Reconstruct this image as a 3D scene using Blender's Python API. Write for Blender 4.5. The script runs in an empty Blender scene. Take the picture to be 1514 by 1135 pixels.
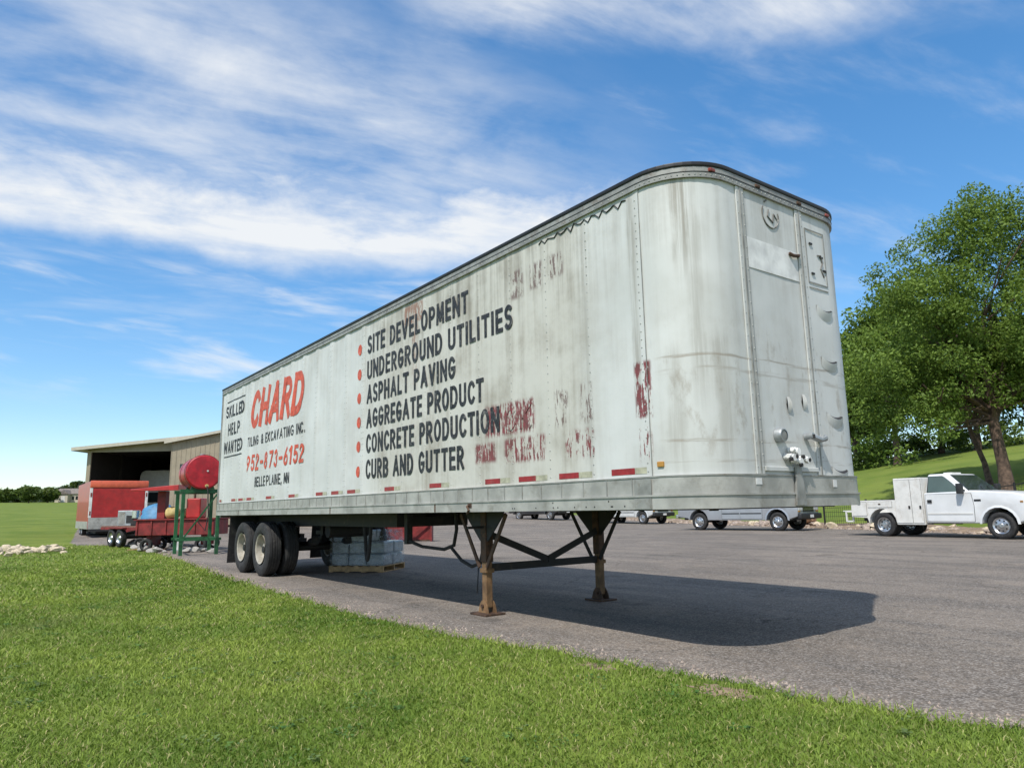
import bpy, bmesh, math, random
import numpy as np
from mathutils import Matrix, Vector
random.seed(7); rng = np.random.default_rng(11)
scene = bpy.context.scene
col = scene.collection
R = math.radians

# ------------------------------------------------------------------ camera
F_PX, YAW, PITCH, ROLL = 1052.45, 0.6411, 0.1724, -0.0198
CAM = np.array([3.5151, -4.4496, 1.2141])
_f = np.array([-math.cos(YAW)*math.cos(PITCH), math.sin(YAW)*math.cos(PITCH), math.sin(PITCH)])
_r = np.cross(_f, [0, 0, 1]); _r /= np.linalg.norm(_r); _u = np.cross(_r, _f)
CR = math.cos(ROLL)*_r + math.sin(ROLL)*_u
CU = -math.sin(ROLL)*_r + math.cos(ROLL)*_u
cam = bpy.data.cameras.new('camera'); camo = bpy.data.objects.new('camera', cam); col.objects.link(camo)
cam.sensor_width = 36; cam.lens = F_PX/1514*36; cam.clip_start = .05; cam.clip_end = 5000
M = Matrix.Identity(4)
for i in range(3):
    M[i][0], M[i][1], M[i][2], M[i][3] = CR[i], CU[i], -_f[i], CAM[i]
camo.matrix_world = M
scene.camera = camo
scene.render.resolution_x, scene.render.resolution_y = 1024, 767

# a photograph pixel gives a direction; distances come from the ground or a stated depth
def ray(x, y): return _f + (x-757)/F_PX*CR - (y-567.5)/F_PX*CU
def at(x, y, D): return CAM + ray(x, y)*D
def ramp_up(t, w): return 0. if t < 0 else (t*t/(2*w) if t < w else t-w/2)
def hgt(x, y):
    h = .0238*min(ramp_up(-27-x, 8), 300)
    s = (x+5)*.4+(y-23.0)*.917
    k = min(1, max(0, (x+60)/30))
    s2 = ramp_up(s, 4)
    hill = 12.*(1-math.exp(-s2*.26/12.))*k
    return h + hill + (.25*math.sin(x*.13+1)*math.sin(y*.11) * min(1, max(0, s/10)))
def ground_at(x, y):
    d = ray(x, y); t = 2.
    while t < 700:
        P = CAM+t*d
        if P[2] <= hgt(P[0], P[1]): return P
        t += .02+t*.0006
    return CAM+d*700

# ------------------------------------------------------------------ sky, sun, exposure
SUN = Vector((.31, -.64, 1.0)).normalized()
sun = bpy.data.lights.new('sun', 'SUN'); sun.energy = 4.3; sun.angle = R(.9); sun.color = (1, .95, .87)
suno = bpy.data.objects.new('sun', sun); col.objects.link(suno)
suno.rotation_euler = (-SUN).to_track_quat('-Z', 'Y').to_euler(); suno.location = (20, -30, 50)
scene.view_settings.view_transform = 'Standard'; scene.view_settings.look = 'None'
scene.view_settings.exposure = 0.11; scene.view_settings.gamma = 1
scene.render.engine = 'CYCLES'

class G:
    """small node-graph helper: numbers, sockets and operators"""
    def __init__(s, tree): s.t = tree; s.n = tree.nodes; s.l = tree.links
    def new(s, typ, **kw):
        n = s.n.new(typ)
        for k, v in kw.items(): setattr(n, k, v)
        return n
    def put(s, sock, v):
        if isinstance(v, (int, float)): sock.default_value = v
        elif isinstance(v, (tuple, list)):
            sock.default_value = tuple(v) if len(v) == len(sock.default_value) else tuple(v)+(1,)
        else: s.l.new(v, sock)
    def m(s, op, a, b=0., c=0., clamp=False):
        n = s.new('ShaderNodeMath', operation=op, use_clamp=clamp)
        for i, v in enumerate((a, b, c)): s.put(n.inputs[i], v)
        return n.outputs[0]
    def add(s, a, b): return s.m('ADD', a, b)
    def sub(s, a, b): return s.m('SUBTRACT', a, b)
    def mul(s, *a):
        o = a[0]
        for b in a[1:]: o = s.m('MULTIPLY', o, b)
        return o
    def mx(s, a, b): return s.m('MAXIMUM', a, b)
    def ss(s, lo, hi, v):
        n = s.new('ShaderNodeMapRange', interpolation_type='SMOOTHSTEP')
        s.put(n.inputs['Value'], v); s.put(n.inputs['From Min'], lo); s.put(n.inputs['From Max'], hi)
        return n.outputs[0]
    def inv(s, v): return s.m('SUBTRACT', 1., v)
    def mix(s, f, a, b):
        n = s.new('ShaderNodeMix', data_type='RGBA')
        s.put(n.inputs[0], f); s.put(n.inputs[6], a); s.put(n.inputs[7], b)
        return n.outputs[2]
    def sep(s, v): n = s.new('ShaderNodeSeparateXYZ'); s.l.new(v, n.inputs[0]); return n.outputs
    def comb(s, x, y, z):
        n = s.new('ShaderNodeCombineXYZ')
        for i, v in enumerate((x, y, z)): s.put(n.inputs[i], v)
        return n.outputs[0]
    def noise(s, vec, scale, detail=4., rough=.55, dist=0., col=False):
        n = s.new('ShaderNodeTexNoise'); s.l.new(vec, n.inputs['Vector'])
        s.put(n.inputs['Scale'], scale); s.put(n.inputs['Detail'], detail); s.put(n.inputs['Roughness'], rough); s.put(n.inputs['Distortion'], dist)
        return n.outputs[1 if col else 0]
    def scale(s, vec, xyz):
        n = s.new('ShaderNodeVectorMath', operation='MULTIPLY'); s.l.new(vec, n.inputs[0]); n.inputs[1].default_value = xyz
        return n.outputs[0]
    def bump(s, h, strength=.3, dist=.02):
        n = s.new('ShaderNodeBump'); s.put(n.inputs['Strength'], strength); s.put(n.inputs['Distance'], dist); s.l.new(h, n.inputs['Height'])
        return n.outputs[0]

world = bpy.data.worlds.new('World'); scene.world = world; world.use_nodes = True
g = G(world.node_tree); g.n.clear()
sky = g.new('ShaderNodeTexSky', sky_type='NISHITA', sun_disc=False)
sky.sun_elevation = math.asin(SUN.z); sky.sun_rotation = math.atan2(SUN.x, SUN.y)
sky.altitude = 250; sky.air_density = 1.0; sky.dust_density = .35; sky.ozone_density = 3.0
d = g.new('ShaderNodeTexCoord').outputs['Generated']
dx, dy, dz = g.sep(d)
Fh = (-math.cos(YAW), math.sin(YAW)); Rh = (math.sin(YAW), math.cos(YAW))
fwd = g.add(g.mul(dx, Fh[0]), g.mul(dy, Fh[1])); rgt = g.add(g.mul(dx, Rh[0]), g.mul(dy, Rh[1]))
az = g.mul(g.m('ARCTAN2', rgt, fwd), 57.2958)
el = g.mul(g.m('ARCSINE', dz), 57.2958)
zz = g.add(g.mx(dz, 0.), .12)
pl = g.comb(g.m('DIVIDE', rgt, zz), g.m('DIVIDE', fwd, zz), 0.)       # flat cloud-layer coordinates
n_big = g.noise(pl, 1.1, 3, .5)
n_fil = g.noise(pl, 3.0, 12, .60, .25)
pls = g.comb(g.add(g.mul(g.m('DIVIDE', rgt, zz), .55), g.mul(g.m('DIVIDE', fwd, zz), .3)), g.add(g.mul(g.m('DIVIDE', fwd, zz), 1.6), g.mul(g.m('DIVIDE', rgt, zz), -.75)), 0.)
n_str = g.noise(pls, 3.4, 11, .60, .2)
n_edge = g.noise(g.comb(g.mul(az, .045), g.mul(el, .09), 0.), 1.6, 6, .6)
w1 = g.mul(g.sub(n_edge, .5), 5.)
w2 = g.mul(g.sub(n_fil, .5), 14.)
# bright bank of cirrus with a crisp lower edge
elw = g.add(el, w1)
bank = g.mul(g.ss(17.9, 20.9, elw), g.inv(g.ss(20.2, 26.8, g.add(el, w2))), g.inv(g.ss(2., 17., az)))
bank = g.mul(bank, g.add(.62, g.add(g.mul(g.ss(.25, .6, n_big), .22), g.mul(g.ss(.3, .65, n_str), .4))))
# feathery veil above it
veil = g.mul(g.ss(19., 22., el), g.inv(g.ss(28., 39., g.add(el, g.mul(az, .22)))), g.inv(g.ss(-9., 20., g.add(az, w2))))
veil = g.mul(veil, g.ss(.30, .82, g.add(g.mul(n_fil, .5), g.mul(n_str, .54))), .95)
# high sheet
top = g.ss(33.2, 38.5, g.add(g.add(el, g.mul(g.mul(az, az), .0037)), g.mul(w2, .55)))
top = g.mul(top, g.ss(-16., 0., az), g.ss(.26, .70, n_str), .9)
# low streaks
pk = g.comb(g.mul(az, .05), g.mul(g.sub(el, g.mul(az, -.09)), .26), 0.)
low = g.mul(g.ss(.47, .72, g.noise(pk, 1.5, 8, .56, .3)), g.ss(7., 11., el), g.inv(g.ss(17.2, 18.8, el)), g.inv(g.ss(-9., 6., az)), .72)
# thin wisps all round the sky
gen = g.mul(g.ss(.46, .80, g.add(g.mul(n_str, .65), g.mul(n_big, .35))), g.ss(8., 20., el), .55)
cl = g.m('MINIMUM', g.mx(g.mx(bank, veil), g.mx(g.mx(top, low), gen)), .96)
hs = g.new('ShaderNodeHueSaturation'); hs.inputs['Saturation'].default_value = 1.42; hs.inputs['Value'].default_value = 2.05
gam = g.new('ShaderNodeGamma'); gam.inputs[1].default_value = .78; g.l.new(sky.outputs[0], gam.inputs[0]); g.l.new(gam.outputs[0], hs.inputs['Color'])
skyc = g.mix(cl, hs.outputs[0], (6.9, 7.1, 7.3, 1))
bg = g.new('ShaderNodeBackground'); g.l.new(skyc, bg.inputs[0]); bg.inputs[1].default_value = .12
g.l.new(bg.outputs[0], g.new('ShaderNodeOutputWorld').inputs[0])

# ------------------------------------------------------------------ materials
MATS = {}
def new_mat(name):
    m = bpy.data.materials.new(name); m.use_nodes = True
    gg = G(m.node_tree); b = m.node_tree.nodes['Principled BSDF']
    MATS[name] = m
    return m, gg, b
def simple(name, c, rough=.5, metal=0., var=.15, sc=4., bump=0., bsc=40., dirt=None, coat=0.):
    """painted / plain material with uneven tone, grime patches and fine relief"""
    m, q, b = new_mat(name)
    co = q.new('ShaderNodeTexCoord').outputs['Object']
    n = q.noise(co, sc, 6, .6)
    c2 = tuple(max(0, x*(1-var*1.6)) for x in c); c3 = tuple(min(1, x*(1+var)) for x in c)
    cc = q.mix(q.ss(.3, .7, n), c2, c3)
    if dirt: cc = q.mix(q.mul(q.ss(.5, .72, q.noise(co, sc*1.7, 8, .7)), dirt[3] if len(dirt) > 3 else .8), cc, dirt[:3])
    q.put(b.inputs['Base Color'], cc)
    b.inputs['Metallic'].default_value = metal
    q.put(b.inputs['Roughness'], q.m('ADD', rough-.08, q.mul(n, .16), clamp=True))
    if coat: b.inputs['Coat Weight'].default_value = coat; b.inputs['Coat Roughness'].default_value = .08
    if bump: q.put(b.inputs['Normal'], q.bump(q.noise(co, bsc, 5, .6), bump, .01))
    return m
RUST = (.16, .06, .025)
simple('black_steel', (.018, .018, .019), .65, dirt=(.06, .045, .035), sc=6)
simple('roof_edge', (.012, .012, .013), .5, var=.3)
simple('rail_alu', (.405, .395, .365), .45, .25, var=.16, sc=3, bump=.15, dirt=(.20, .18, .15, .7))
simple('rail_grey', (.29, .29, .27), .5, .2, var=.2, sc=5, dirt=(.16, .12, .09, .75))
simple('rivet_alu', (.36, .37, .35), .5, .3)
simple('rubber', (.022, .022, .023), .85, var=.25, sc=9, dirt=(.075, .07, .062, .7))
simple('rim_cream', (.36, .335, .28), .5, var=.15, sc=9, dirt=(.25, .18, .1, .6))
simple('rim_steel', (.55, .56, .57), .3, .85, sc=9, dirt=(.2, .18, .16, .5))
simple('rust_leg', (.20, .118, .055), .7, var=.3, sc=7, bump=.3, dirt=(.13, .055, .025, .9))
simple('rust_dark', (.075, .042, .026), .8, var=.35, sc=8, bump=.3, dirt=(.17, .075, .03, .7))
simple('tape_red', (.30, .016, .02), .35, var=.2, sc=12, dirt=(.2, .12, .1, .5))
simple('tape_white', (.42, .41, .30), .4, var=.2, sc=12, dirt=(.25, .22, .16, .6))
simple('amber', (.40, .20, .04), .4)
simple('lamp_red', (.24, .04, .025), .4, var=.3, sc=9)
simple('sticker', (.72, .72, .7), .5)
simple('letter_black', (.020, .021, .025), .6, var=.35, sc=9, dirt=(.20, .195, .18, .75))
simple('letter_red', (.56, .085, .045), .65, var=.2, sc=8, dirt=(.52, .27, .21, .75))
simple('ghost_ink', (.16, .15, .14), .7, var=.3, sc=9, dirt=(.42, .43, .41, .9))
simple('chrome', (.72, .72, .73), .22, 1., var=.05)
simple('white_paint', (.70, .71, .71), .35, var=.04, sc=2, coat=.4, dirt=(.5, .48, .44, .25))
simple('white_box', (.69, .68, .64), .45, var=.07, sc=3, dirt=(.42, .36, .28, .45))
simple('silver_paint', (.38, .40, .43), .32, .35, var=.05, sc=2, coat=.4)
simple('pearl_paint', (.62, .63, .62), .35, .1, var=.05, sc=2, coat=.4)
simple('charcoal_paint', (.04, .042, .047), .3, .2, var=.1, sc=2, coat=.5)
simple('black_plastic', (.02, .02, .021), .55, var=.2)
simple('red_paint', (.38, .016, .017), .42, var=.16, sc=3, coat=.2, dirt=(.22, .03, .026, .6))
simple('red_tank', (.42, .014, .024), .45, var=.2, sc=4, coat=.15, dirt=(.22, .03, .03, .75))
simple('red_machine', (.20, .018, .018), .6, var=.25, sc=4, dirt=(.10, .04, .03, .7))
simple('red_sunlit', (.62, .12, .06), .4, var=.1)  # orange tone paints sunlight onto the cargo trailer's red top edge
simple('green_steel', (.016, .10, .035), .5, var=.25, sc=5, dirt=(.03, .06, .03, .6))
simple('deck_wood', (.20, .10, .07), .8, var=.3, sc=7, dirt=(.1, .06, .05, .7))
simple('pallet_wood', (.42, .28, .14), .8, var=.25, sc=9, bump=.2, dirt=(.22, .14, .08, .6))
simple('galvanised', (.38, .40, .41), .45, .5, var=.15, sc=8)
simple('blue_tarp', (.06, .20, .36), .55, var=.2, sc=4)
simple('yellow_bag', (.52, .40, .16), .7, var=.2, sc=5)
simple('carton', (.27, .31, .35), .4, var=.2, sc=7, bump=.2, bsc=25, dirt=(.42, .46, .50, .6), coat=.4)
simple('concrete_bit', (.36, .34, .31), .9, var=.25, sc=8, bump=.5)
simple('limestone', (.56, .47, .34), .9, var=.2, sc=3, bump=.5, bsc=14, dirt=(.34, .26, .17, .6))
simple('rubble', (.36, .29, .24), .9, var=.3, sc=3, bump=.5, bsc=14, dirt=(.22, .17, .13, .7))
simple('boulder', (.34, .20, .12), .9, var=.3, sc=3, bump=.5, bsc=10, dirt=(.22, .13, .09, .6))
simple('siding_tan', (.31, .265, .19), .55, var=.07, sc=2, dirt=(.3, .25, .18, .3))
simple('trim_cream', (.47, .44, .36), .5, var=.05)
simple('barn_roof', (.42, .40, .35), .45, .1, var=.08)
simple('barn_inside_shade', (.022, .018, .014), .9, var=.2)  # near black: the shed's indoor shade put into the colour
simple('barn_floor', (.20, .19, .18), .9, var=.2)
simple('house_wall', (.52, .47, .38), .8, var=.06)
simple('house_roof', (.20, .17, .15), .85, var=.2, sc=2)
simple('bark', (.115, .075, .055), .9, var=.35, sc=6, bump=.7, bsc=22)
simple('fence_black', (.012, .012, .013), .6)
simple('dirt_bare', (.25, .18, .12), .95, var=.25, sc=6, bump=.3)
def glass(name, c=(.02, .028, .03)):
    m, q, b = new_mat(name); b.inputs['Base Color'].default_value = (*c, 1); b.inputs['Roughness'].default_value = .06
    b.inputs['Specular IOR Level'].default_value = .8
    co = q.new('ShaderNodeTexCoord').outputs['Object']
    q.put(b.inputs['Base Color'], q.mix(q.noise(co, 1.5, 3), tuple(x*.6 for x in c), tuple(x*1.7 for x in c)))
glass('glass_dark'); glass('glass_green', (.05, .085, .08)); glass('lens', (.5, .5, .5))

def trailer_paint():
    m, q, b = new_mat('trailer_paint')
    co = q.new('ShaderNodeTexCoord').outputs['Object']; x, y, z = q.sep(co)
    base = q.mix(q.ss(.35, .65, q.noise(co, .9, 4)), (.535, .545, .525), (.615, .625, .610))
    onside = q.m('LESS_THAN', y, .03)
    mid = q.mul(onside, q.ss(-6.6, -5.2, x), q.inv(q.ss(-1.6, -1.0, x)))
    base = q.mix(q.mul(mid, .7), base, (.525, .505, .44))                     # yellowed, older coat
    st = q.noise(q.scale(co, (9, 9, .28)), 1., 7, .68)                         # run-down grime
    st2 = q.noise(q.scale(co, (26, 26, .8)), 1., 6, .7)
    blot = q.noise(co, 1.3, 6, .65)
    amt = q.add(.30, q.mul(mid, .62))
    grime = q.mul(q.ss(.44, .74, q.add(q.mul(st, .38), q.mul(blot, .65))), amt, 1.1)
    base = q.mix(grime, base, (.27, .24, .19))
    base = q.mix(q.mul(q.ss(.56, .76, st2), q.ss(.45, .7, blot), .45), base, (.30, .28, .24))
    # soot washing down from the top rail
    topd = q.mul(q.ss(3.1, 3.95, q.add(z, q.mul(q.sub(st, .5), 2.2))), q.ss(.4, .62, q.add(q.mul(st, .6), q.mul(blot, .4))), q.add(.18, q.mul(mid, .32)))
    base = q.mix(topd, base, (.20, .185, .15))
    # drip columns on the rounded nose and at the posts
    def column(cx, cy, wd, z0, z1, k):
        dx_ = q.sub(x, cx); dy_ = q.sub(y, cy)
        dist = q.m('SQRT', q.add(q.mul(dx_, dx_), q.mul(dy_, dy_)))
        wob = q.mul(q.sub(q.noise(q.scale(co, (2, 2, 1.5)), 1.4, 4), .5), wd*1.6)
        a = q.inv(q.ss(wd*.25, wd, q.add(dist, wob)))
        return q.mul(a, q.ss(z0-.4, z0+.2, z), q.inv(q.ss(z1-.1, z1+.1, z)), q.ss(.3, .6, st2), k)
    dr = column(-.19, .13, .11, 3.3, 4., .75)
    for a in (column(-.13, .19, .08, 2.2, 4., .4), column(-.64, 0, .06, 2.2, 4., .55), column(-.05, .36, .12, 1.6, 2.6, .4),
              column(-.3, .06, .10, 1.6, 2.5, .35), column(0, .72, .10, 1.5, 4., .5), column(0, 1.6, .08, 1.5, 4., .4), column(-1.26, 0, .05, 1.6, 4., .3)):
        dr = q.mx(dr, a)
    base = q.mix(dr, base, (.22, .20, .16))
    # remains of an older sign: flakes of red and brown where the white has come off
    fl = q.noise(q.scale(co, (13, 13, 6)), 1., 8, .72); fl2 = q.noise(q.scale(co, (34, 34, 4)), 1., 5, .65)
    fk = q.add(q.mul(fl, .5), q.mul(fl2, .5))
    def box(x0, x1, z0, z1, s=.03):
        return q.mul(q.ss(x0-s, x0+s, x), q.inv(q.ss(x1-s, x1+s, x)), q.ss(z0-s, z0+s, z), q.inv(q.ss(z1-s, z1+s, z)), onside)
    def flakes(bx, th): return q.mul(bx, q.ss(th, th+.03, fk))
    red = flakes(box(-2.95, -2.08, 1.98, 2.32), .475)
    for bx, th in ((box(-3.16, -2.76, 1.71, 1.92), .46), (box(-2.60, -1.92, 1.68, 1.93), .485), (box(-1.62, -1.20, 1.66, 1.92), .515),
                   (box(-.68, -.50, 1.94, 2.42, .02), .47), (box(-.66, -.52, 1.58, 1.88, .02), .53)):
        red = q.mx(red, flakes(bx, th))
    base = q.mix(q.mul(red, .95), base, q.mix(q.ss(.35, .65, q.noise(co, 11, 5, .7)), (.21, .022, .03), (.13, .04, .035)))
    br = flakes(box(-2.43, -2.22, 3.42, 3.73), .485)
    for bx, th in ((box(-2.1, -1.9, 3.45, 3.72), .48), (box(-1.8, -1.57, 3.48, 3.72), .495), (box(-1.75, -1.56, 1.98, 2.34), .51), (box(-1.38, -1.22, 1.98, 2.34), .51)):
        br = q.mx(br, flakes(bx, th))
    base = q.mix(q.mul(br, .85), base, (.13, .075, .065))
    rs = q.mul(onside, q.inv(q.ss(.02, .14, q.m('ABSOLUTE', q.add(q.sub(x, -4.55), q.mul(q.sub(fl, .5), .5))))), q.ss(2.5, 3.4, z), q.ss(.42, .58, fk), .8)
    rs = q.mx(rs, q.mul(flakes(box(-4.86, -4.36, 3.66, 3.92), .46), .9))
    base = q.mix(rs, base, (.26, .13, .085))
    # scrapes around the nose
    nose = q.ss(-.5, -.3, x)
    sc = q.noise(q.scale(co, (2.5, 2.5, 30)), 1., 5, .65)
    def scrape(z0, w_, k): return q.mul(nose, q.inv(q.ss(w_*.3, w_, q.m('ABSOLUTE', q.add(q.sub(z, z0), q.mul(q.sub(q.noise(co, 2.2, 3), .5), .06))))), q.ss(.42, .6, sc), k)
    sm = q.mx(q.mx(scrape(2.42, .02, .7), scrape(2.30, .03, .45)), q.mx(scrape(1.72, .018, .6), scrape(1.56, .02, .4)))
    sm = q.mx(sm, q.mul(nose, q.inv(q.ss(.3, .75, q.m('ABSOLUTE', q.sub(z, 2.15)))), q.ss(.52, .70, q.noise(q.scale(co, (7, 7, 3)), 1., 7, .7)), .55))
    base = q.mix(sm, base, (.26, .22, .17))
    q.put(b.inputs['Base Color'], base)
    q.put(b.inputs['Roughness'], q.add(.42, q.mul(blot, .25)))
    q.put(b.inputs['Normal'], q.bump(q.add(q.noise(co, 3.2, 3), q.mul(q.noise(co, 60, 3), .08)), .22, .02))
    return m
trailer_paint()

def asphalt():
    m, q, b = new_mat('asphalt')
    co = q.new('ShaderNodeTexCoord').outputs['Object']
    big = q.noise(co, .22, 5, .6)
    stt = q.noise(q.scale(co, (.16, 1.5, 1)), 1., 7, .65, .4)
    c = q.mix(q.ss(.32, .68, big), (.132, .110, .090), (.220, .185, .152))
    c = q.mix(q.mul(q.ss(.44, .64, stt), .75), c, (.088, .078, .069))
    c = q.mix(q.mul(q.ss(.50, .70, q.noise(co, .9, 7, .7)), .6), c, (.25, .200, .155))
    st2 = q.noise(q.scale(co, (1., .12, 1)), 1.2, 6, .6, .5)
    c = q.mix(q.mul(q.ss(.58, .7, st2), .35), c, (.11, .10, .092))
    v = q.new('ShaderNodeTexVoronoi'); q.l.new(co, v.inputs['Vector']); v.inputs['Scale'].default_value = 80
    stone = q.sep(v.outputs['Color'])[0]
    c = q.mix(q.mul(q.ss(.45, 1., stone), .55), c, (.38, .35, .32))
    c = q.mix(q.mul(q.inv(q.ss(.0, .35, stone)), .55), c, (.06, .054, .05))
    c = q.mix(q.mul(q.ss(.53, .62, q.noise(co, 16, 4, .7)), .35), c, (.075, .068, .062))
    vc = q.new('ShaderNodeTexVoronoi', feature='DISTANCE_TO_EDGE'); vw = q.new('ShaderNodeVectorMath', operation='ADD'); q.l.new(co, vw.inputs[0]); q.l.new(q.noise(co, 1.1, 6, .7, 0., True), vw.inputs[1]); q.l.new(vw.outputs[0], vc.inputs['Vector']); vc.inputs['Scale'].default_value = .42
    c = q.mix(q.mul(q.inv(q.ss(.001, .007, vc.outputs['Distance'])), q.ss(.46, .56, q.noise(co, .5, 3)), .75), c, (.035, .031, .028))
    c = q.mix(q.mul(q.ss(.64, .70, q.noise(co, .75, 3, .5)), .5), c, (.07, .062, .055))
    c = q.mix(q.mul(q.ss(.56, .66, q.noise(co, 5.5, 6, .7)), .4), c, (.27, .225, .18))
    q.put(b.inputs['Base Color'], c); b.inputs['Roughness'].default_value = .9
    b.inputs['Specular IOR Level'].default_value = .25
    q.put(b.inputs['Normal'], q.bump(q.add(v.outputs['Distance'], q.noise(co, 25, 4, .7)), .5, .010))
asphalt()
def turf():
    m, q, b = new_mat('turf')
    co = q.new('ShaderNodeTexCoord').outputs['Object']
    n1 = q.noise(co, .35, 6, .6); n2 = q.noise(co, 2.6, 6, .65); n3 = q.noise(co, 22, 5, .7)
    c = q.mix(q.ss(.35, .65, n1), (.11, .165, .028), (.18, .225, .045))
    c = q.mix(q.mul(q.ss(.42, .66, n2), .6), c, (.15, .175, .045))
    c = q.mix(q.mul(q.ss(.45, .7, n3), .5), c, (.06, .105, .018))
    mow = q.noise(q.scale(co, (.05, .9, 1)), 1., 3, .5)
    c = q.mix(q.mul(q.ss(.5, .6, mow), .3), c, (.15, .20, .05))
    q.put(b.inputs['Base Color'], c); b.inputs['Roughness'].default_value = .95; b.inputs['Specular IOR Level'].default_value = .1
    q.put(b.inputs['Normal'], q.bump(n3, .6, .04))
turf()
def leaf_mat(name, attr=True, trans=.35):
    m, q, b = new_mat(name)
    a = q.new('ShaderNodeAttribute', attribute_name='tint').outputs['Color']
    q.l.new(a, b.inputs['Base Color']); b.inputs['Roughness'].default_value = .55; b.inputs['Specular IOR Level'].default_value = .25
    tr = q.new('ShaderNodeBsdfTranslucent'); q.put(tr.inputs[0], q.mix(.5, a, (.16, .22, .02)))
    mx = q.new('ShaderNodeMixShader'); mx.inputs[0].default_value = trans
    out = q.n['Material Output']; q.l.new(b.outputs[0], mx.inputs[1]); q.l.new(tr.outputs[0], mx.inputs[2]); q.l.new(mx.outputs[0], out.inputs[0])
leaf_mat('leaf', trans=.42); leaf_mat('grass_blade', trans=.3)
def wrap_mat():
    m, q, b = new_mat('stretch_wrap')
    b.inputs['Base Color'].default_value = (.55, .62, .68, 1); b.inputs['Roughness'].default_value = .18
    co = q.new('ShaderNodeTexCoord').outputs['Object']
    q.put(b.inputs['Normal'], q.bump(q.noise(q.scale(co, (3, 3, 9)), 3, 5, .6), .8, .03))
    q.put(b.inputs['Alpha'], q.add(.10, q.mul(q.ss(.45, .7, q.noise(q.scale(co, (2, 2, 5)), 3, 5, .65)), .45)))
wrap_mat()

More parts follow.
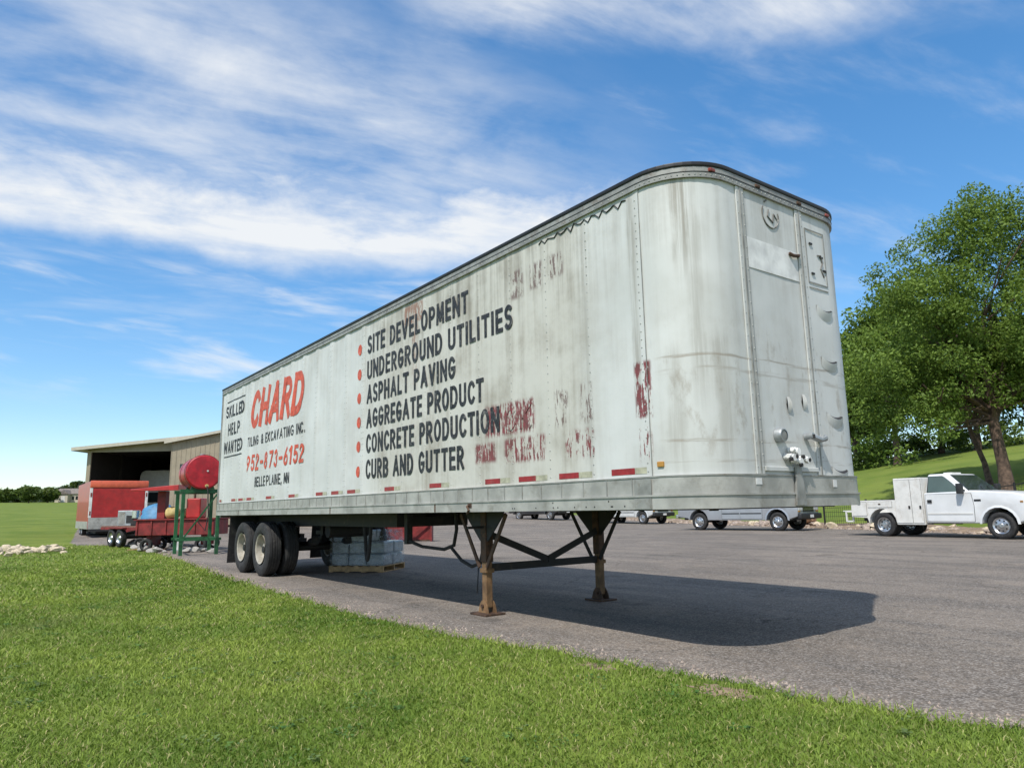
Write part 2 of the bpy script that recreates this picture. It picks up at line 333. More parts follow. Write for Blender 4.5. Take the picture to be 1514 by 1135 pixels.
# ------------------------------------------------------------------ mesh helpers
class MB:
    def __init__(s): s.v = []; s.f = []
    def add(s, vs, fs):
        o = len(s.v); s.v += [tuple(map(float, p)) for p in vs]; s.f += [tuple(i+o for i in f) for f in fs]; return s
    def box(s, a, b):
        x0, y0, z0 = a; x1, y1, z1 = b
        return s.add([(x0, y0, z0), (x1, y0, z0), (x1, y1, z0), (x0, y1, z0), (x0, y0, z1), (x1, y0, z1), (x1, y1, z1), (x0, y1, z1)],
                     [(0, 3, 2, 1), (4, 5, 6, 7), (0, 1, 5, 4), (1, 2, 6, 5), (2, 3, 7, 6), (3, 0, 4, 7)])
    def hexa(s, p):     # 8 corner points, bottom four then top four
        return s.add(p, [(0, 3, 2, 1), (4, 5, 6, 7), (0, 1, 5, 4), (1, 2, 6, 5), (2, 3, 7, 6), (3, 0, 4, 7)])
    def bar(s, a, b, w, h, up=(0, 0, 1)):   # rectangular bar from a to b
        a, b = Vector(a), Vector(b); t = (b-a).normalized(); up = Vector(up)
        if abs(t.dot(up)) > .95: up = Vector((1, 0, 0))
        sx = t.cross(up).normalized()*w/2; sy = sx.cross(t).normalized()*h/2
        return s.hexa([a-sx-sy, a+sx-sy, a+sx+sy, a-sx+sy, b-sx-sy, b+sx-sy, b+sx+sy, b-sx+sy])
    def cyl(s, a, b, r, n=16, r2=None):
        a, b = Vector(a), Vector(b); t = (b-a).normalized(); up = Vector((0, 0, 1)) if abs(t.z) < .9 else Vector((1, 0, 0))
        sx = t.cross(up).normalized(); sy = sx.cross(t).normalized(); r2 = r if r2 is None else r2
        vs = [a+(sx*math.cos(k*2*math.pi/n)+sy*math.sin(k*2*math.pi/n))*r for k in range(n)]
        vs += [b+(sx*math.cos(k*2*math.pi/n)+sy*math.sin(k*2*math.pi/n))*r2 for k in range(n)]
        return s.add(vs, [(k, (k+1) % n, n+(k+1) % n, n+k) for k in range(n)]+[tuple(range(n))[::-1], tuple(range(n, 2*n))])
    def tube(s, pts, r, n=8):
        rs = r if isinstance(r, (list, tuple)) else [r]*len(pts)
        P = [Vector(p) for p in pts]; vs = []; prev = None
        for i, p in enumerate(P):
            t = (P[min(i+1, len(P)-1)]-P[max(i-1, 0)]).normalized()
            if prev is None: prev = t.cross(Vector((.3, .5, .81))).normalized()
            sx = (prev-t*prev.dot(t)).normalized(); prev = sx; sy = t.cross(sx)
            vs += [p+(sx*math.cos(k*2*math.pi/n)+sy*math.sin(k*2*math.pi/n))*rs[i] for k in range(n)]
        fs = [(i*n+k, i*n+(k+1) % n, (i+1)*n+(k+1) % n, (i+1)*n+k) for i in range(len(P)-1) for k in range(n)]
        return s.add(vs, fs+[tuple(range(n))[::-1], tuple(range((len(P)-1)*n, len(P)*n))])
    def lathe(s, c, axis, prof, n=32):   # prof: (offset along axis, radius)
        c, t = Vector(c), Vector(axis).normalized(); up = Vector((0, 0, 1)) if abs(t.z) < .9 else Vector((1, 0, 0))
        sx = t.cross(up).normalized(); sy = sx.cross(t)
        vs = [c+t*o+(sx*math.cos(k*2*math.pi/n)+sy*math.sin(k*2*math.pi/n))*r for o, r in prof for k in range(n)]
        fs = [(i*n+k, i*n+(k+1) % n, (i+1)*n+(k+1) % n, (i+1)*n+k) for i in range(len(prof)-1) for k in range(n)]
        return s.add(vs, fs)
    def prism(s, poly, z0, z1):     # poly in xy
        n = len(poly)
        return s.add([(x, y, z0) for x, y in poly]+[(x, y, z1) for x, y in poly],
                     [(k, (k+1) % n, n+(k+1) % n, n+k) for k in range(n)]+[tuple(range(n))[::-1], tuple(range(n, 2*n))])
    def slab(s, poly, y0, y1):      # poly in xz, extruded along y
        n = len(poly)
        return s.add([(x, y0, z) for x, z in poly]+[(x, y1, z) for x, z in poly],
                     [(k, (k+1) % n, n+(k+1) % n, n+k) for k in range(n)]+[tuple(range(n))[::-1], tuple(range(n, 2*n))])
    def build(s, name, mat, parent=None, smooth=None, bevel=0, seg=2, fix=True):
        me = bpy.data.meshes.new(name); me.from_pydata(s.v, [], s.f)
        if fix:
            bm = bmesh.new(); bm.from_mesh(me); bmesh.ops.recalc_face_normals(bm, faces=bm.faces)
            if bevel:
                es = [e for e in bm.edges if len(e.link_faces) == 2 and e.calc_face_angle(0) > R(25)]
                bmesh.ops.bevel(bm, geom=es, offset=bevel, segments=seg, profile=.5, affect='EDGES', clamp_overlap=True)
            bm.to_mesh(me); bm.free()
        me.materials.append(MATS[mat])
        if smooth is not None:
            me.shade_smooth()
            me.set_sharp_from_angle(angle=R(smooth))
        o = bpy.data.objects.new(name, me); col.objects.link(o)
        if parent is not None: attach(o, parent)
        return o
def attach(o, parent):
    o.parent = parent
    if parent.get('_world'):
        o.matrix_parent_inverse = Matrix.Translation(-Vector(parent.location))
def thing(name, label, cat, loc=(0, 0, 0), rz=0, group=None, world_coords=False):
    o = bpy.data.objects.new(name, None); col.objects.link(o); o.empty_display_size = .2
    o.location = loc; o.rotation_euler = (0, 0, rz)
    if world_coords: o['_world'] = 1
    return tag(o, label, cat, group)
def tag(o, label, cat, group=None):
    o['label'] = label; o['category'] = cat
    if group: o['group'] = group
    return o
def stuff(o): o['kind'] = 'stuff'; return o
def structure(o): o['kind'] = 'structure'; return o
def copy_thing(o, loc, rz, label, group=None, sc=None):
    def rec(a, par):
        c = a.copy(); col.objects.link(c); c.parent = par
        for ch in [k for k in bpy.data.objects if k.parent == a]: rec(ch, c)
        return c
    c = rec(o, None); c.location = loc; c.rotation_euler = (0, 0, rz); c['label'] = label
    if sc: c.scale = sc
    if group: c['group'] = group
    return c
def np_mesh(name, v, f, mat, tint=None):
    """v (n,3), f (m,k) arrays -> one object, optional per-face tint"""
    me = bpy.data.meshes.new(name); n, k = f.shape
    me.vertices.add(len(v)); me.vertices.foreach_set('co', v.astype(np.float32).ravel())
    me.loops.add(n*k); me.loops.foreach_set('vertex_index', f.astype(np.int32).ravel())
    me.polygons.add(n); me.polygons.foreach_set('loop_start', (np.arange(n)*k).astype(np.int32))
    me.update(calc_edges=True)
    if tint is not None:
        a = me.attributes.new('tint', 'FLOAT_COLOR', 'FACE')
        a.data.foreach_set('color', np.concatenate([tint, np.ones((n, 1))], 1).astype(np.float32).ravel())
    me.materials.append(MATS[mat])
    o = bpy.data.objects.new(name, me); col.objects.link(o)
    return o

# ------------------------------------------------------------------ ground
def axis_samples(lo, hi, c0, c1, fine, grow=1.18):
    a = list(np.arange(c0, c1+1e-6, fine)); s = fine; x = c1
    while x < hi: s *= grow; x += s; a.append(min(x, hi))
    s = fine; x = c0; b = []
    while x > lo: s *= grow; x -= s; b.append(max(x, lo))
    return np.array(b[::-1]+a)
gx = axis_samples(-1500, 900, -62, 20, 1.0); gy = axis_samples(-900, 1200, -14, 62, 1.0)
V = [(x, y, hgt(x, y)) for y in gy for x in gx]; nx = len(gx)
Fq = [(j*nx+i, j*nx+i+1, (j+1)*nx+i+1, (j+1)*nx+i) for j in range(len(gy)-1) for i in range(nx-1)]
gm = MB(); gm.v = V; gm.f = Fq
structure(gm.build('ground', 'turf', fix=False, smooth=60))

EDGE = [(-75, 3.2), (-53.5, 1.36), (-47.9, .6), (-39.4, -.34), (-34., -.95), (-31.5, -.95), (-30.2, .1), (-27.5, .62), (-25.4, .63), (-17, .01), (-11.5, -.44), (-8.1, -.6), (-5.3, -.68), (-3.5, -.67), (-2.4, -.57), (-1.55, -.42), (-.86, -.28), (-.1, -.2), (.84, -.12), (1.53, .03), (1.9, .12), (4, .5), (8, 1.0), (40, 3.0)]
ex = np.array([a for a, b in EDGE]); ey = np.array([b for a, b in EDGE])
def edge_y(x):
    base = np.interp(x, ex, ey)
    return base + .05*np.sin(x*5.3)*np.sin(x*2.1+1) + .025*np.sin(x*17+2)*np.sin(x*7.3) + .018*np.sin(x*41+.5)
def far_y(x): return 22.3 - (x+5)*.436
ax = np.unique(np.concatenate([np.arange(-75, -35, .5), np.arange(-35, -14, .2), np.arange(-14, 6, .04), np.arange(6, 41, .5)]))
rows = np.concatenate([np.linspace(0, .06, 3), np.linspace(.1, 1, 16)])
V = []; 
for x in ax:
    y0, y1 = float(edge_y(x)), min(float(far_y(x))+.4, 45)
    for i_, t in enumerate(rows):
        y = y0-.05 if i_ == 0 else (y0 if i_ == 1 else y0+(y1-y0)*t); V.append((x, y, hgt(x, y)+(.012 if i_ > 1 else (.008 if i_ == 1 else -.015))))
nr = len(rows); am = MB(); am.v = V
am.f = [(i*nr+j, (i+1)*nr+j, (i+1)*nr+j+1, i*nr+j+1) for i in range(len(ax)-1) for j in range(nr-1)]
structure(am.build('asphalt_lot', 'asphalt', fix=False, smooth=60))

# mown grass blades on the lawn near the camera
def lawn():
    TA, TB = ground_at(-60, 950), ground_at(150, 905)
    bands = [(1.8, 5, 6000, .026), (5, 8, 3400, .028), (8, 13, 1500, .032), (13, 22, 480, .042), (22, 36, 90, .05)]
    VS = []; FS = []; TS = []; off = 0
    yaw0 = math.atan2(_f[1], _f[0])
    for r0, r1, dens, bh in bands:
        half = R(56); n = int(dens*half*(r1*r1-r0*r0))
        rr = np.sqrt(rng.uniform(r0*r0, r1*r1, n)); th = yaw0+rng.uniform(-half, half, n)
        x = CAM[0]+rr*np.cos(th); y = CAM[1]+rr*np.sin(th)
        fr = rng.uniform(0, 1, n)**3*.16
        ok = (y < edge_y(x)+fr*(rng.random(n) < .5)) & ((x > -34) | (y < -1.2))
        # worn spots along the asphalt
        worn = np.zeros(n, bool)
        for wx, wy, wr in ((-.75, -.50, .15), (.35, -.40, .20)):
            dd = (((x-wx)/1.7)**2+(y-wy)**2)/(wr*wr)+.5*np.sin(x*23)*np.sin(y*31+x*5)
            worn |= (dd < 1) & (rng.random(n) < .42)
        ok &= ~worn
        x, y = x[ok], y[ok]; n = len(x)
        def nz(s, ph): return .5+.5*np.sin(x*s+ph+1.7*np.sin(y*s*.7+ph*2))*np.sin(y*s*1.13-ph+1.3*np.sin(x*s*.6))
        pat = .5*nz(1.1, .3)+.3*nz(3.1, 1.9)+.2*nz(8., 4.)
        tall = 1+1.3*np.exp(-np.maximum(edge_y(x)-y, 0)/.10)*rng.random(n)**2
        h = bh*(.55+.7*rng.random(n))*(.75+.5*pat)*tall
        wd = (.0024+.0018*rng.random(n))*(bh/.026)**2.
        a = rng.uniform(0, 2*math.pi, n); lean = rng.uniform(.3, 1.7, n)*h; la = rng.uniform(0, 2*math.pi, n)
        z = np.array([hgt(p, q) for p, q in zip(x, y)]) if r1 > 20 else np.zeros(n)
        cx, cy = np.cos(a)*wd, np.sin(a)*wd
        mx_, my_ = x+np.cos(la)*lean*.35, y+np.sin(la)*lean*.35
        tx, ty = x+np.cos(la)*lean, y+np.sin(la)*lean
        P = np.stack([np.stack([x-cx, y-cy, z-.005], 1), np.stack([x+cx, y+cy, z-.005], 1),
                      np.stack([mx_+cx*.8, my_+cy*.8, z+h*.6], 1), np.stack([mx_-cx*.8, my_-cy*.8, z+h*.6], 1),
                      np.stack([tx+cx*.15, ty+cy*.15, z+h*.95], 1), np.stack([tx-cx*.15, ty-cy*.15, z+h*.95], 1)], 1).reshape(-1, 3)
        i = np.arange(n)*6+off
        FS.append(np.stack([np.stack([i, i+1, i+2, i+3], 1), np.stack([i+3, i+2, i+4, i+5], 1)], 1).reshape(-1, 4))
        VS.append(P); off += 6*n
        g1 = np.array([.095, .175, .020]); g2 = np.array([.295, .375, .066]); g3 = np.array([.42, .39, .17])
        k = np.clip(1.5*(pat-.33)+.15*nz(.55, 2.2)+.3*rng.random(n), 0, 1)[:, None]
        c = g1*(1-k)+g2*k
        dry = (rng.random(n) < .09+.30*np.clip(nz(.9, 5.)*nz(2.3, 2.)-.3, 0, 1))[:, None]
        c = np.where(dry, g3*(.7+.5*rng.random((n, 1))), c)*(.75+.5*rng.random((n, 1)))
        tl = np.hypot(TB[0]-TA[0], TB[1]-TA[1]); dx_, dy_ = (TB[0]-TA[0])/tl, (TB[1]-TA[1])/tl
        along = (x-TA[0])*dx_+(y-TA[1])*dy_; acr = (x-TA[0])*dy_-(y-TA[1])*dx_
        trk = np.exp(-(acr/.28)**2)*np.clip((tl+1-along)/2, 0, 1)*(.6+.4*nz(4., 1.))             # pale strip left by the mower
        c = c*(1-trk[:, None]*.55)+np.array([.30, .29, .12])*trk[:, None]*.55
        TS.append(np.repeat(c, 2, axis=0))
    # low broad-leaved weeds scattered through the turf
    WP = []; WT = []
    for k in range(900):
        rr_ = math.sqrt(random.uniform(4, 220)); th_ = yaw0+random.uniform(-.98, .98); wx, wy = CAM[0]+rr_*math.cos(th_), CAM[1]+rr_*math.sin(th_)
        if wy > edge_y(wx)-.05: continue
        sp_ = random.uniform(.03, .13); m_ = random.randint(8, 26); tone = np.array(random.choice(((.06, .13, .03), (.09, .17, .04), (.13, .19, .06))))
        for q in range(m_):
            a = random.uniform(0, 6.28); rd = sp_*math.sqrt(random.random()); lx, ly, lz = wx+rd*math.cos(a), wy+rd*math.sin(a), random.uniform(.012, .03); b_ = random.uniform(0, 6.28); l_ = random.uniform(.008, .018)
            c_, s_ = math.cos(b_)*l_, math.sin(b_)*l_; tz = random.uniform(-.006, .006)
            WP += [(lx-c_, ly-s_, lz), (lx+s_*.6, ly-c_*.6, lz+tz), (lx+c_, ly+s_, lz+.003), (lx-s_*.6, ly+c_*.6, lz-tz)]; WT.append(tone*random.uniform(.7, 1.4))
    WP = np.array(WP); VS.append(WP); FS.append(np.arange(len(WP)).reshape(-1, 4)+off); TS.append(np.array(WT))
    o = np_mesh('lawn_grass', np.concatenate(VS), np.concatenate(FS), 'grass_blade', np.concatenate(TS))
    stuff(o); tag(o, 'short mown green lawn grass along the asphalt edge', 'grass')
lawn()
for wx, wy, wr in ((-.75, -.50, .12), (.35, -.40, .16)):
    pp = MB(); n = 40; rad_ = [wr*(.8+.16*math.sin(k*.9+wx)+.14*math.sin(k*2.3)+.08*math.sin(k*4.1)) for k in range(n)]
    pp.v = [(wx, wy, .006)]+[(wx+1.7*rad_[k]*math.cos(k*2*math.pi/n), wy+rad_[k]*math.sin(k*2*math.pi/n), .002) for k in range(n)]
    pp.f = [(0, 1+k, 1+(k+1) % n) for k in range(n)]
    structure(pp.build('bare_soil', 'dirt_bare', fix=False))

eg_ = MB()
for k in range(4200):
    x = random.uniform(-24, 7); y = float(edge_y(x))+abs(random.gauss(0, .16))+.01-random.random()*.05; s_ = random.uniform(.004, .014)*(1.6 if random.random() < .06 else 1); a = random.random()*6
    eg_.add([(x+s_*math.cos(a+q*2.1), y+s_*math.sin(a+q*2.1), .008) for q in range(3)]+[(x, y, .011+s_*.9)], [(0, 1, 3), (1, 2, 3), (2, 0, 3)])
tag(stuff(eg_.build('edge_gravel', 'rubble', fix=False)), 'loose grit and small stones along the asphalt edge', 'gravel')

# ------------------------------------------------------------------ semi trailer
L, W, RC = 13.84, 2.59, .54
Z0, ZT, ZR, ZW, ZE, ZH = 1.18, 1.285, 1.45, 3.96, 4.055, 4.10
tr = thing('semi_trailer', 'long weathered white box semi trailer with painted lettering, standing on its landing legs', 'trailer', (-6.9, 1.3, 0), world_coords=True)
def outline(off=0., n=10, x_back=None):
    """plan of the box with rounded nose corners, grown by off"""
    xb = -L-off if x_back is None else x_back; r = RC+off
    p = [(xb, -off), (-RC, -off)]
    p += [(-RC+r*math.sin(a), RC-r*math.cos(a)) for a in [math.pi/2*k/n for k in range(1, n)]]
    p += [(off, RC), (off, W-RC)]
    p += [(-RC+r*math.cos(a), W-RC+r*math.sin(a)) for a in [math.pi/2*k/n for k in range(1, n)]]
    p += [(-RC, W+off), (xb, W+off)]
    return p
RIBS = [-.62-.6115*k for k in range(0, 22)]
def rib_h(x): return .011 if x < -5.7 else .0035
def wall_y(x):
    for c in RIBS:
        dd = abs(x-c)
        if dd < .12: return -rib_h(c)*min(1, max(0, (.12-dd)/.08))
    return 0.
def osc(a, b): return .0022*math.sin(a*4.1+1.3*math.sin(b*2.3))*math.sin(b*3.1+a) + .0012*math.sin(a*11+b*7)
def sheet(path, z0, z1, nz, disp):
    """upright sheet along a plan path [(x,y,nx,ny)], gently oil-canned"""
    mb = MB(); n = len(path)
    for j in range(nz+1):
        z = z0+(z1-z0)*j/nz
        for x, y, nx_, ny_ in path:
            e = disp(x+y*1.3, z)*(0 if j in (0, nz) else 1); mb.v.append((x+nx_*e, y+ny_*e, z))
    mb.f = [(j*n+i, j*n+i+1, (j+1)*n+i+1, (j+1)*n+i) for j in range(nz) for i in range(n-1)]
    return mb
bounds = [-RC]+RIBS[1:]+[-L+.06]
def panel_run(a, b):
    xs = set([a, b])
    for c in RIBS:
        for dlt in (-.12, -.04, 0, .04, .12):
            if a < c+dlt < b: xs.add(c+dlt)
    k = 5
    for i in range(1, k): xs.add(a+(b-a)*i/k)
    return sorted(xs)
for i in range(len(bounds)-1):
    b, a = bounds[i], bounds[i+1]
    path = [(x, wall_y(x), 0, -1) for x in panel_run(a, b)]
    sheet(path, ZR-.01, ZW+.01, 14, osc).build('side_panel', 'trailer_paint', tr, smooth=22)
    path = [(x, W-wall_y(x), 0, 1) for x in panel_run(a, b)]
    sheet(path, ZR-.01, ZW+.01, 3, lambda p, q: 0).build('side_panel', 'trailer_paint', tr, smooth=22)
arc = [(-RC+RC*math.sin(a), RC-RC*math.cos(a), math.sin(a), -math.cos(a)) for a in [math.pi/2*k/14 for k in range(15)]]
sheet(arc, ZR-.01, ZW+.01, 14, osc).build('corner_panel', 'trailer_paint', tr, smooth=40)
arc = [(-RC+RC*math.cos(a), W-RC+RC*math.sin(a), math.cos(a), math.sin(a)) for a in [math.pi/2*k/14 for k in range(15)]]
sheet(arc, ZR-.01, ZW+.01, 14, osc).build('corner_panel', 'trailer_paint', tr, smooth=40)
for y0, y1 in ((RC, .72), (.72, 1.61), (1.61, W-RC)):
    sheet([(0, y0+(y1-y0)*k/6, 1, 0) for k in range(7)], ZR-.01, ZW+.01, 14, osc).build('front_panel', 'trailer_paint', tr, smooth=40)
MB().prism(outline(-.05, x_back=-L+.1), Z0+.02, ZH-.06).build('light_block_core', 'black_steel', tr)  # unseen dark core, added to block light between the panels
# front posts and lower trim
for yc in (.70, 1.61):
    MB().box((.001, yc-.055, ZR), (.014, yc+.055, ZW)).build('front_post', 'trailer_paint', tr, bevel=.005)
    MB().box((.0145, yc-.008, ZR), (.019, yc+.008, ZW)).build('post_bead', 'rail_grey', tr)
MB().box((.003, .757, 1.475), (.022, 1.553, 1.515)).build('front_trim', 'trailer_paint', tr, bevel=.006)
for xs_ in (-.56, ):
    MB().box((xs_-.03, -.0075, ZR), (xs_+.03, -.0035, ZW)).build('seam_strip', 'trailer_paint', tr, bevel=.001)
    MB().box((xs_+.026, -.0105, ZR), (xs_+.032, -.008, ZW)).build('seam_line', 'rail_grey', tr)
# rails
def ring(o1, o2, z0, z1, xb=-L):
    a, b = outline(o1, 10, xb), outline(o2, 10, xb); n = len(a); mb = MB()
    mb.v = [(x, y, z0) for x, y in a]+[(x, y, z1) for x, y in a]+[(x, y, z0) for x, y in b]+[(x, y, z1) for x, y in b]
    for k in range(n-1):
        mb.f += [(k, k+1, n+k+1, n+k), (2*n+k, 3*n+k, 3*n+k+1, 2*n+k+1), (n+k, n+k+1, 3*n+k+1, 3*n+k), (k, 2*n+k, 2*n+k+1, k+1)]
    mb.f += [(0, n, 3*n, 2*n), (n-1, 3*n-1, 4*n-1, 2*n-1)]
    return mb
ring(.022, -.03, ZT, ZR).build('upper_bottom_rail', 'rail_alu', tr, smooth=30)
ring(.030, -.03, Z0, ZT-.004).build('lower_bottom_rail', 'rail_alu', tr, smooth=30)
ring(.040, .021, ZT-.003, ZT+.012).build('rail_lip', 'rail_alu', tr, smooth=30)
ring(.028, .0205, ZR-.012, ZR-.001).build('rail_cap', 'rail_grey', tr, smooth=30)
ring(.024, -.03, ZW, ZE).build('top_rail', 'rail_grey', tr, smooth=30)
ring(.0275, .0235, ZW+.046, ZW+.052).build('rail_bead', 'black_steel', tr, smooth=30)
MB().prism(outline(.034, 12, -L-.01), ZE+.001, ZH).build('roof', 'roof_edge', tr, bevel=.012)
# ribs, joints, bolts on the bottom rail
x = -.75
while x > -13.7:
    MB().box((x-.006, -.026, ZT+.014), (x+.006, -.0225, ZR-.014)).build('rail_rib', 'rail_grey', tr); x -= .306
for x in (-7.2, -12.1, -4.0): MB().box((x-.012, -.0345, Z0+.003), (x+.012, -.031, ZT-.008)).build('rail_joint', 'rust_dark', tr)
for x in (-.62,): MB().box((x-.10, -.034, Z0+.004), (x+.09, -.0305, ZR-.02)).build('rail_patch', 'rail_grey', tr)
bolts = MB()
def dome(mb, p, nrm, r, n=7):
    p = Vector(p); t = Vector(nrm); up = Vector((0, 0, 1)); sx = t.cross(up).normalized()
    vs = [p+(sx*math.cos(k*2*math.pi/n)+up*math.sin(k*2*math.pi/n))*r for k in range(n)]
    vs += [p+t*r*.5+(sx*math.cos(k*2*math.pi/n)+up*math.sin(k*2*math.pi/n))*r*.6 for k in range(n)]
    mb.add(vs, [(k, (k+1) % n, n+(k+1) % n, n+k) for k in range(n)]+[tuple(range(n, 2*n))])
for x in [-.85, -.98, -1.02, -1.2, -1.33, -1.5, -1.72, -1.8, -2.05, -2.4, -2.44]:
    for zz_ in ((Z0+.03, ZT-.03) if random.random() < .35 else (Z0+.03,)): dome(bolts, (x+random.uniform(-.02, .02), -.0305, zz_), (0, -1, 0), .008)
stuff(bolts.build('rail_bolts', 'black_steel', tr, fix=False))
rv = MB()
for c in RIBS[1:]:
    yb = -rib_h(c)
    for off in ((-.03, .03) if c < -5.7 else (0,)):
        z = ZR+.05
        while z < ZW-.03: dome(rv, (c+off, yb, z), (0, -1, 0), .0085, 6); z += .085
z = ZR+.04
while z < ZW: dome(rv, (-.575, -.0075, z), (0, -1, 0), .008, 6); z += .07
x = -.7
while x > -13.7: dome(rv, (x, -.024, ZW+.025), (0, -1, 0), .008, 6); x -= .09
for k in range(36):
    a = math.pi/2*k/36
    if k % 2 == 0: dome(rv, (-RC+(RC+.024)*math.sin(a), RC-(RC+.024)*math.cos(a), ZW+.025), (math.sin(a), -math.cos(a), 0), .008, 6)
y = RC
while y < W-RC: dome(rv, (.024, y, ZW+.025), (1, 0, 0), .008, 6); y += .06
for yc in (.70, 1.61):
    for o_ in (-.04, .04):
        z = ZR+.06
        while z < ZW-.03: dome(rv, (.014, yc+o_, z), (1, 0, 0), .007, 6); z += .1
stuff(rv.build('rivet_rows', 'rivet_alu', tr, fix=False))
# torn sealant under the top rail near the nose
pts = []
for k in range(26):
    x = -.68-.05*k; pts.append((x, -.006, ZW-.055+.03*math.sin(k*2.4)+random.uniform(-.012, .012)))
MB().tube(pts, .006, 5).build('sealant_bead', 'black_steel', tr)
# reflective tape
for x0 in [-1.01, -1.72, -2.36, -2.97, -4.18, -5.40, -6.63, -7.24, -7.87, -9.14, -10.39, -11.63, -12.2, -12.75, -13.72]:
    ln = .28 if x0 > -13.4 else .16
    for a_, b_, mt in ((0, ln, 'tape_red'), (ln+.003, ln+.183, 'tape_white')):
        if x0+b_ > -13.0 or x0 < -13.0:
            mb = MB(); xs = [x0+a_+(min(b_, ln+.1 if x0 < -13.4 else 9)-a_)*k/12 for k in range(13)]
            for xx in xs: mb.v += [(xx, wall_y(xx)-.0025, 1.475), (xx, wall_y(xx)-.0025, 1.528)]
            mb.f = [(2*k, 2*k+2, 2*k+3, 2*k+1) for k in range(12)]
            mb.build('reflective_tape', mt, tr, fix=False)
MB().hexa([(-.475, -.012, 1.52), (-.415, -.002, 1.52), (-.415, .05, 1.52), (-.475, .05, 1.52), (-.475, -.012, 1.565), (-.415, -.002, 1.565), (-.415, .05, 1.565), (-.475, .05, 1.565)]).build('marker_lamp', 'amber', tr, bevel=.006)
for y in (.36, .96, 1.62, 2.12):
    xx = .024 if y > RC else .024-(RC-math.sqrt(RC*RC-(RC-y)**2))
    if y > W-RC: xx = .024-(RC-math.sqrt(RC*RC-(y-W+RC)**2))
    MB().box((xx-.03, y-.035, ZE-.042), (xx+.012, y+.035, ZE-.010)).build('roof_lamp', 'lamp_red' if y in (.36, 2.12) else 'rust_dark', tr, bevel=.008)
# --- lettering, drawn as strokes
def A_(cx, cy, rx, ry, a0, a1, n=9): return [(cx+rx*math.cos(R(a0+(a1-a0)*k/n)), cy+ry*math.sin(R(a0+(a1-a0)*k/n))) for k in range(n+1)]
def O_(w): return A_(w/2, .5, w/2, .5, 90, 450, 28)
GL = {
 'A': (.56, [[(0, 0), (.28, 1), (.56, 0)], [(.1, .3), (.46, .3)]]), 'B': (.46, [[(0, 0), (0, 1), (.22, 1)]+A_(.22, .76, .22, .24, 90, -90)+[(0, .52)], [(.2, .52)]+A_(.22, .26, .24, .26, 90, -90)+[(0, 0)]]),
 'C': (.46, [A_(.26, .5, .26, .5, 42, 318, 20)]), 'D': (.5, [[(0, 0), (0, 1), (.2, 1)]+A_(.2, .5, .3, .5, 90, -90, 14)+[(0, 0)]]),
 'E': (.38, [[(.38, 1), (0, 1), (0, 0), (.38, 0)], [(0, .5), (.34, .5)]]), 'F': (.38, [[(.38, 1), (0, 1), (0, 0)], [(0, .5), (.34, .5)]]),
 'G': (.5, [A_(.26, .5, .26, .5, 45, 340, 20)+[(.5, .45), (.28, .45)]]), 'H': (.48, [[(0, 0), (0, 1)], [(.48, 0), (.48, 1)], [(0, .5), (.48, .5)]]),
 'I': (.0, [[(0, 0), (0, 1)]]), 'K': (.48, [[(0, 0), (0, 1)], [(.46, 1), (.04, .45)], [(.14, .6), (.48, 0)]]), 'L': (.36, [[(0, 1), (0, 0), (.36, 0)]]),
 'M': (.62, [[(0, 0), (.06, 1), (.31, .15), (.56, 1), (.62, 0)]]), 'N': (.5, [[(0, 0), (0, 1), (.5, 0), (.5, 1)]]), 'O': (.52, [O_(.52)]),
 'P': (.44, [[(0, 0), (0, 1), (.2, 1)]+A_(.2, .72, .24, .28, 90, -90)+[(0, .44)]]), 'R': (.46, [[(0, 0), (0, 1), (.2, 1)]+A_(.2, .74, .24, .26, 90, -90)+[(0, .48)], [(.18, .48), (.46, 0)]]),
 'S': (.42, [A_(.21, .75, .2, .25, 40, 270, 12)+A_(.21, .25, .21, .25, 90, -145, 12)[1:]]), 'T': (.46, [[(0, 1), (.46, 1)], [(.23, 1), (.23, 0)]]),
 'U': (.48, [[(0, 1), (0, .25)]+A_(.24, .24, .24, .24, 180, 360, 10)+[(.48, 1)]]), 'V': (.52, [[(0, 1), (.26, 0), (.52, 1)]]), 'W': (.76, [[(0, 1), (.19, 0), (.38, .9), (.57, 0), (.76, 1)]]),
 'X': (.5, [[(0, 0), (.5, 1)], [(0, 1), (.5, 0)]]), 'Y': (.5, [[(0, 1), (.25, .48), (.5, 1)], [(.25, .48), (.25, 0)]]),
 '&': (.55, [[(.55, 0), (.12, .68)]+A_(.26, .8, .16, .2, 200, -20, 10)+[(.1, .4)]+A_(.22, .22, .2, .22, 140, 330, 8)+[(.52, .42)]]),
 '-': (.3, [[(0, .45), (.3, .45)]]), ',': (.06, [[(.06, .08), (0, -.14)]]), '.': (.04, [[(0, .0), (.0, .1)]]), ' ': (.12, []),
 '1': (.2, [[(0, .82), (.16, 1), (.16, 0)]]), '2': (.44, [A_(.22, .74, .2, .26, 170, -30, 10)+[(.0, 0), (.44, 0)]]), '3': (.42, [A_(.2, .75, .2, .25, 150, -80, 10), A_(.2, .27, .22, .27, 80, -150, 10)]),
 '5': (.42, [[(.4, 1), (.06, 1), (.03, .55)]+A_(.2, .31, .22, .31, 130, -150, 12)]), '6': (.44, [A_(.22, .28, .22, .28, 0, 360, 20), [(.02, .32), (.1, .62), (.3, 1)]]),
 '7': (.42, [[(0, 1), (.42, 1), (.12, 0)]]), '8': (.44, [A_(.22, .76, .19, .24, 0, 360, 18), A_(.22, .26, .22, .26, 0, 360, 18)]), '9': (.44, [A_(.22, .7, .22, .28, 0, 360, 20), [(.42, .66), (.36, .36), (.14, 0)]]),
}
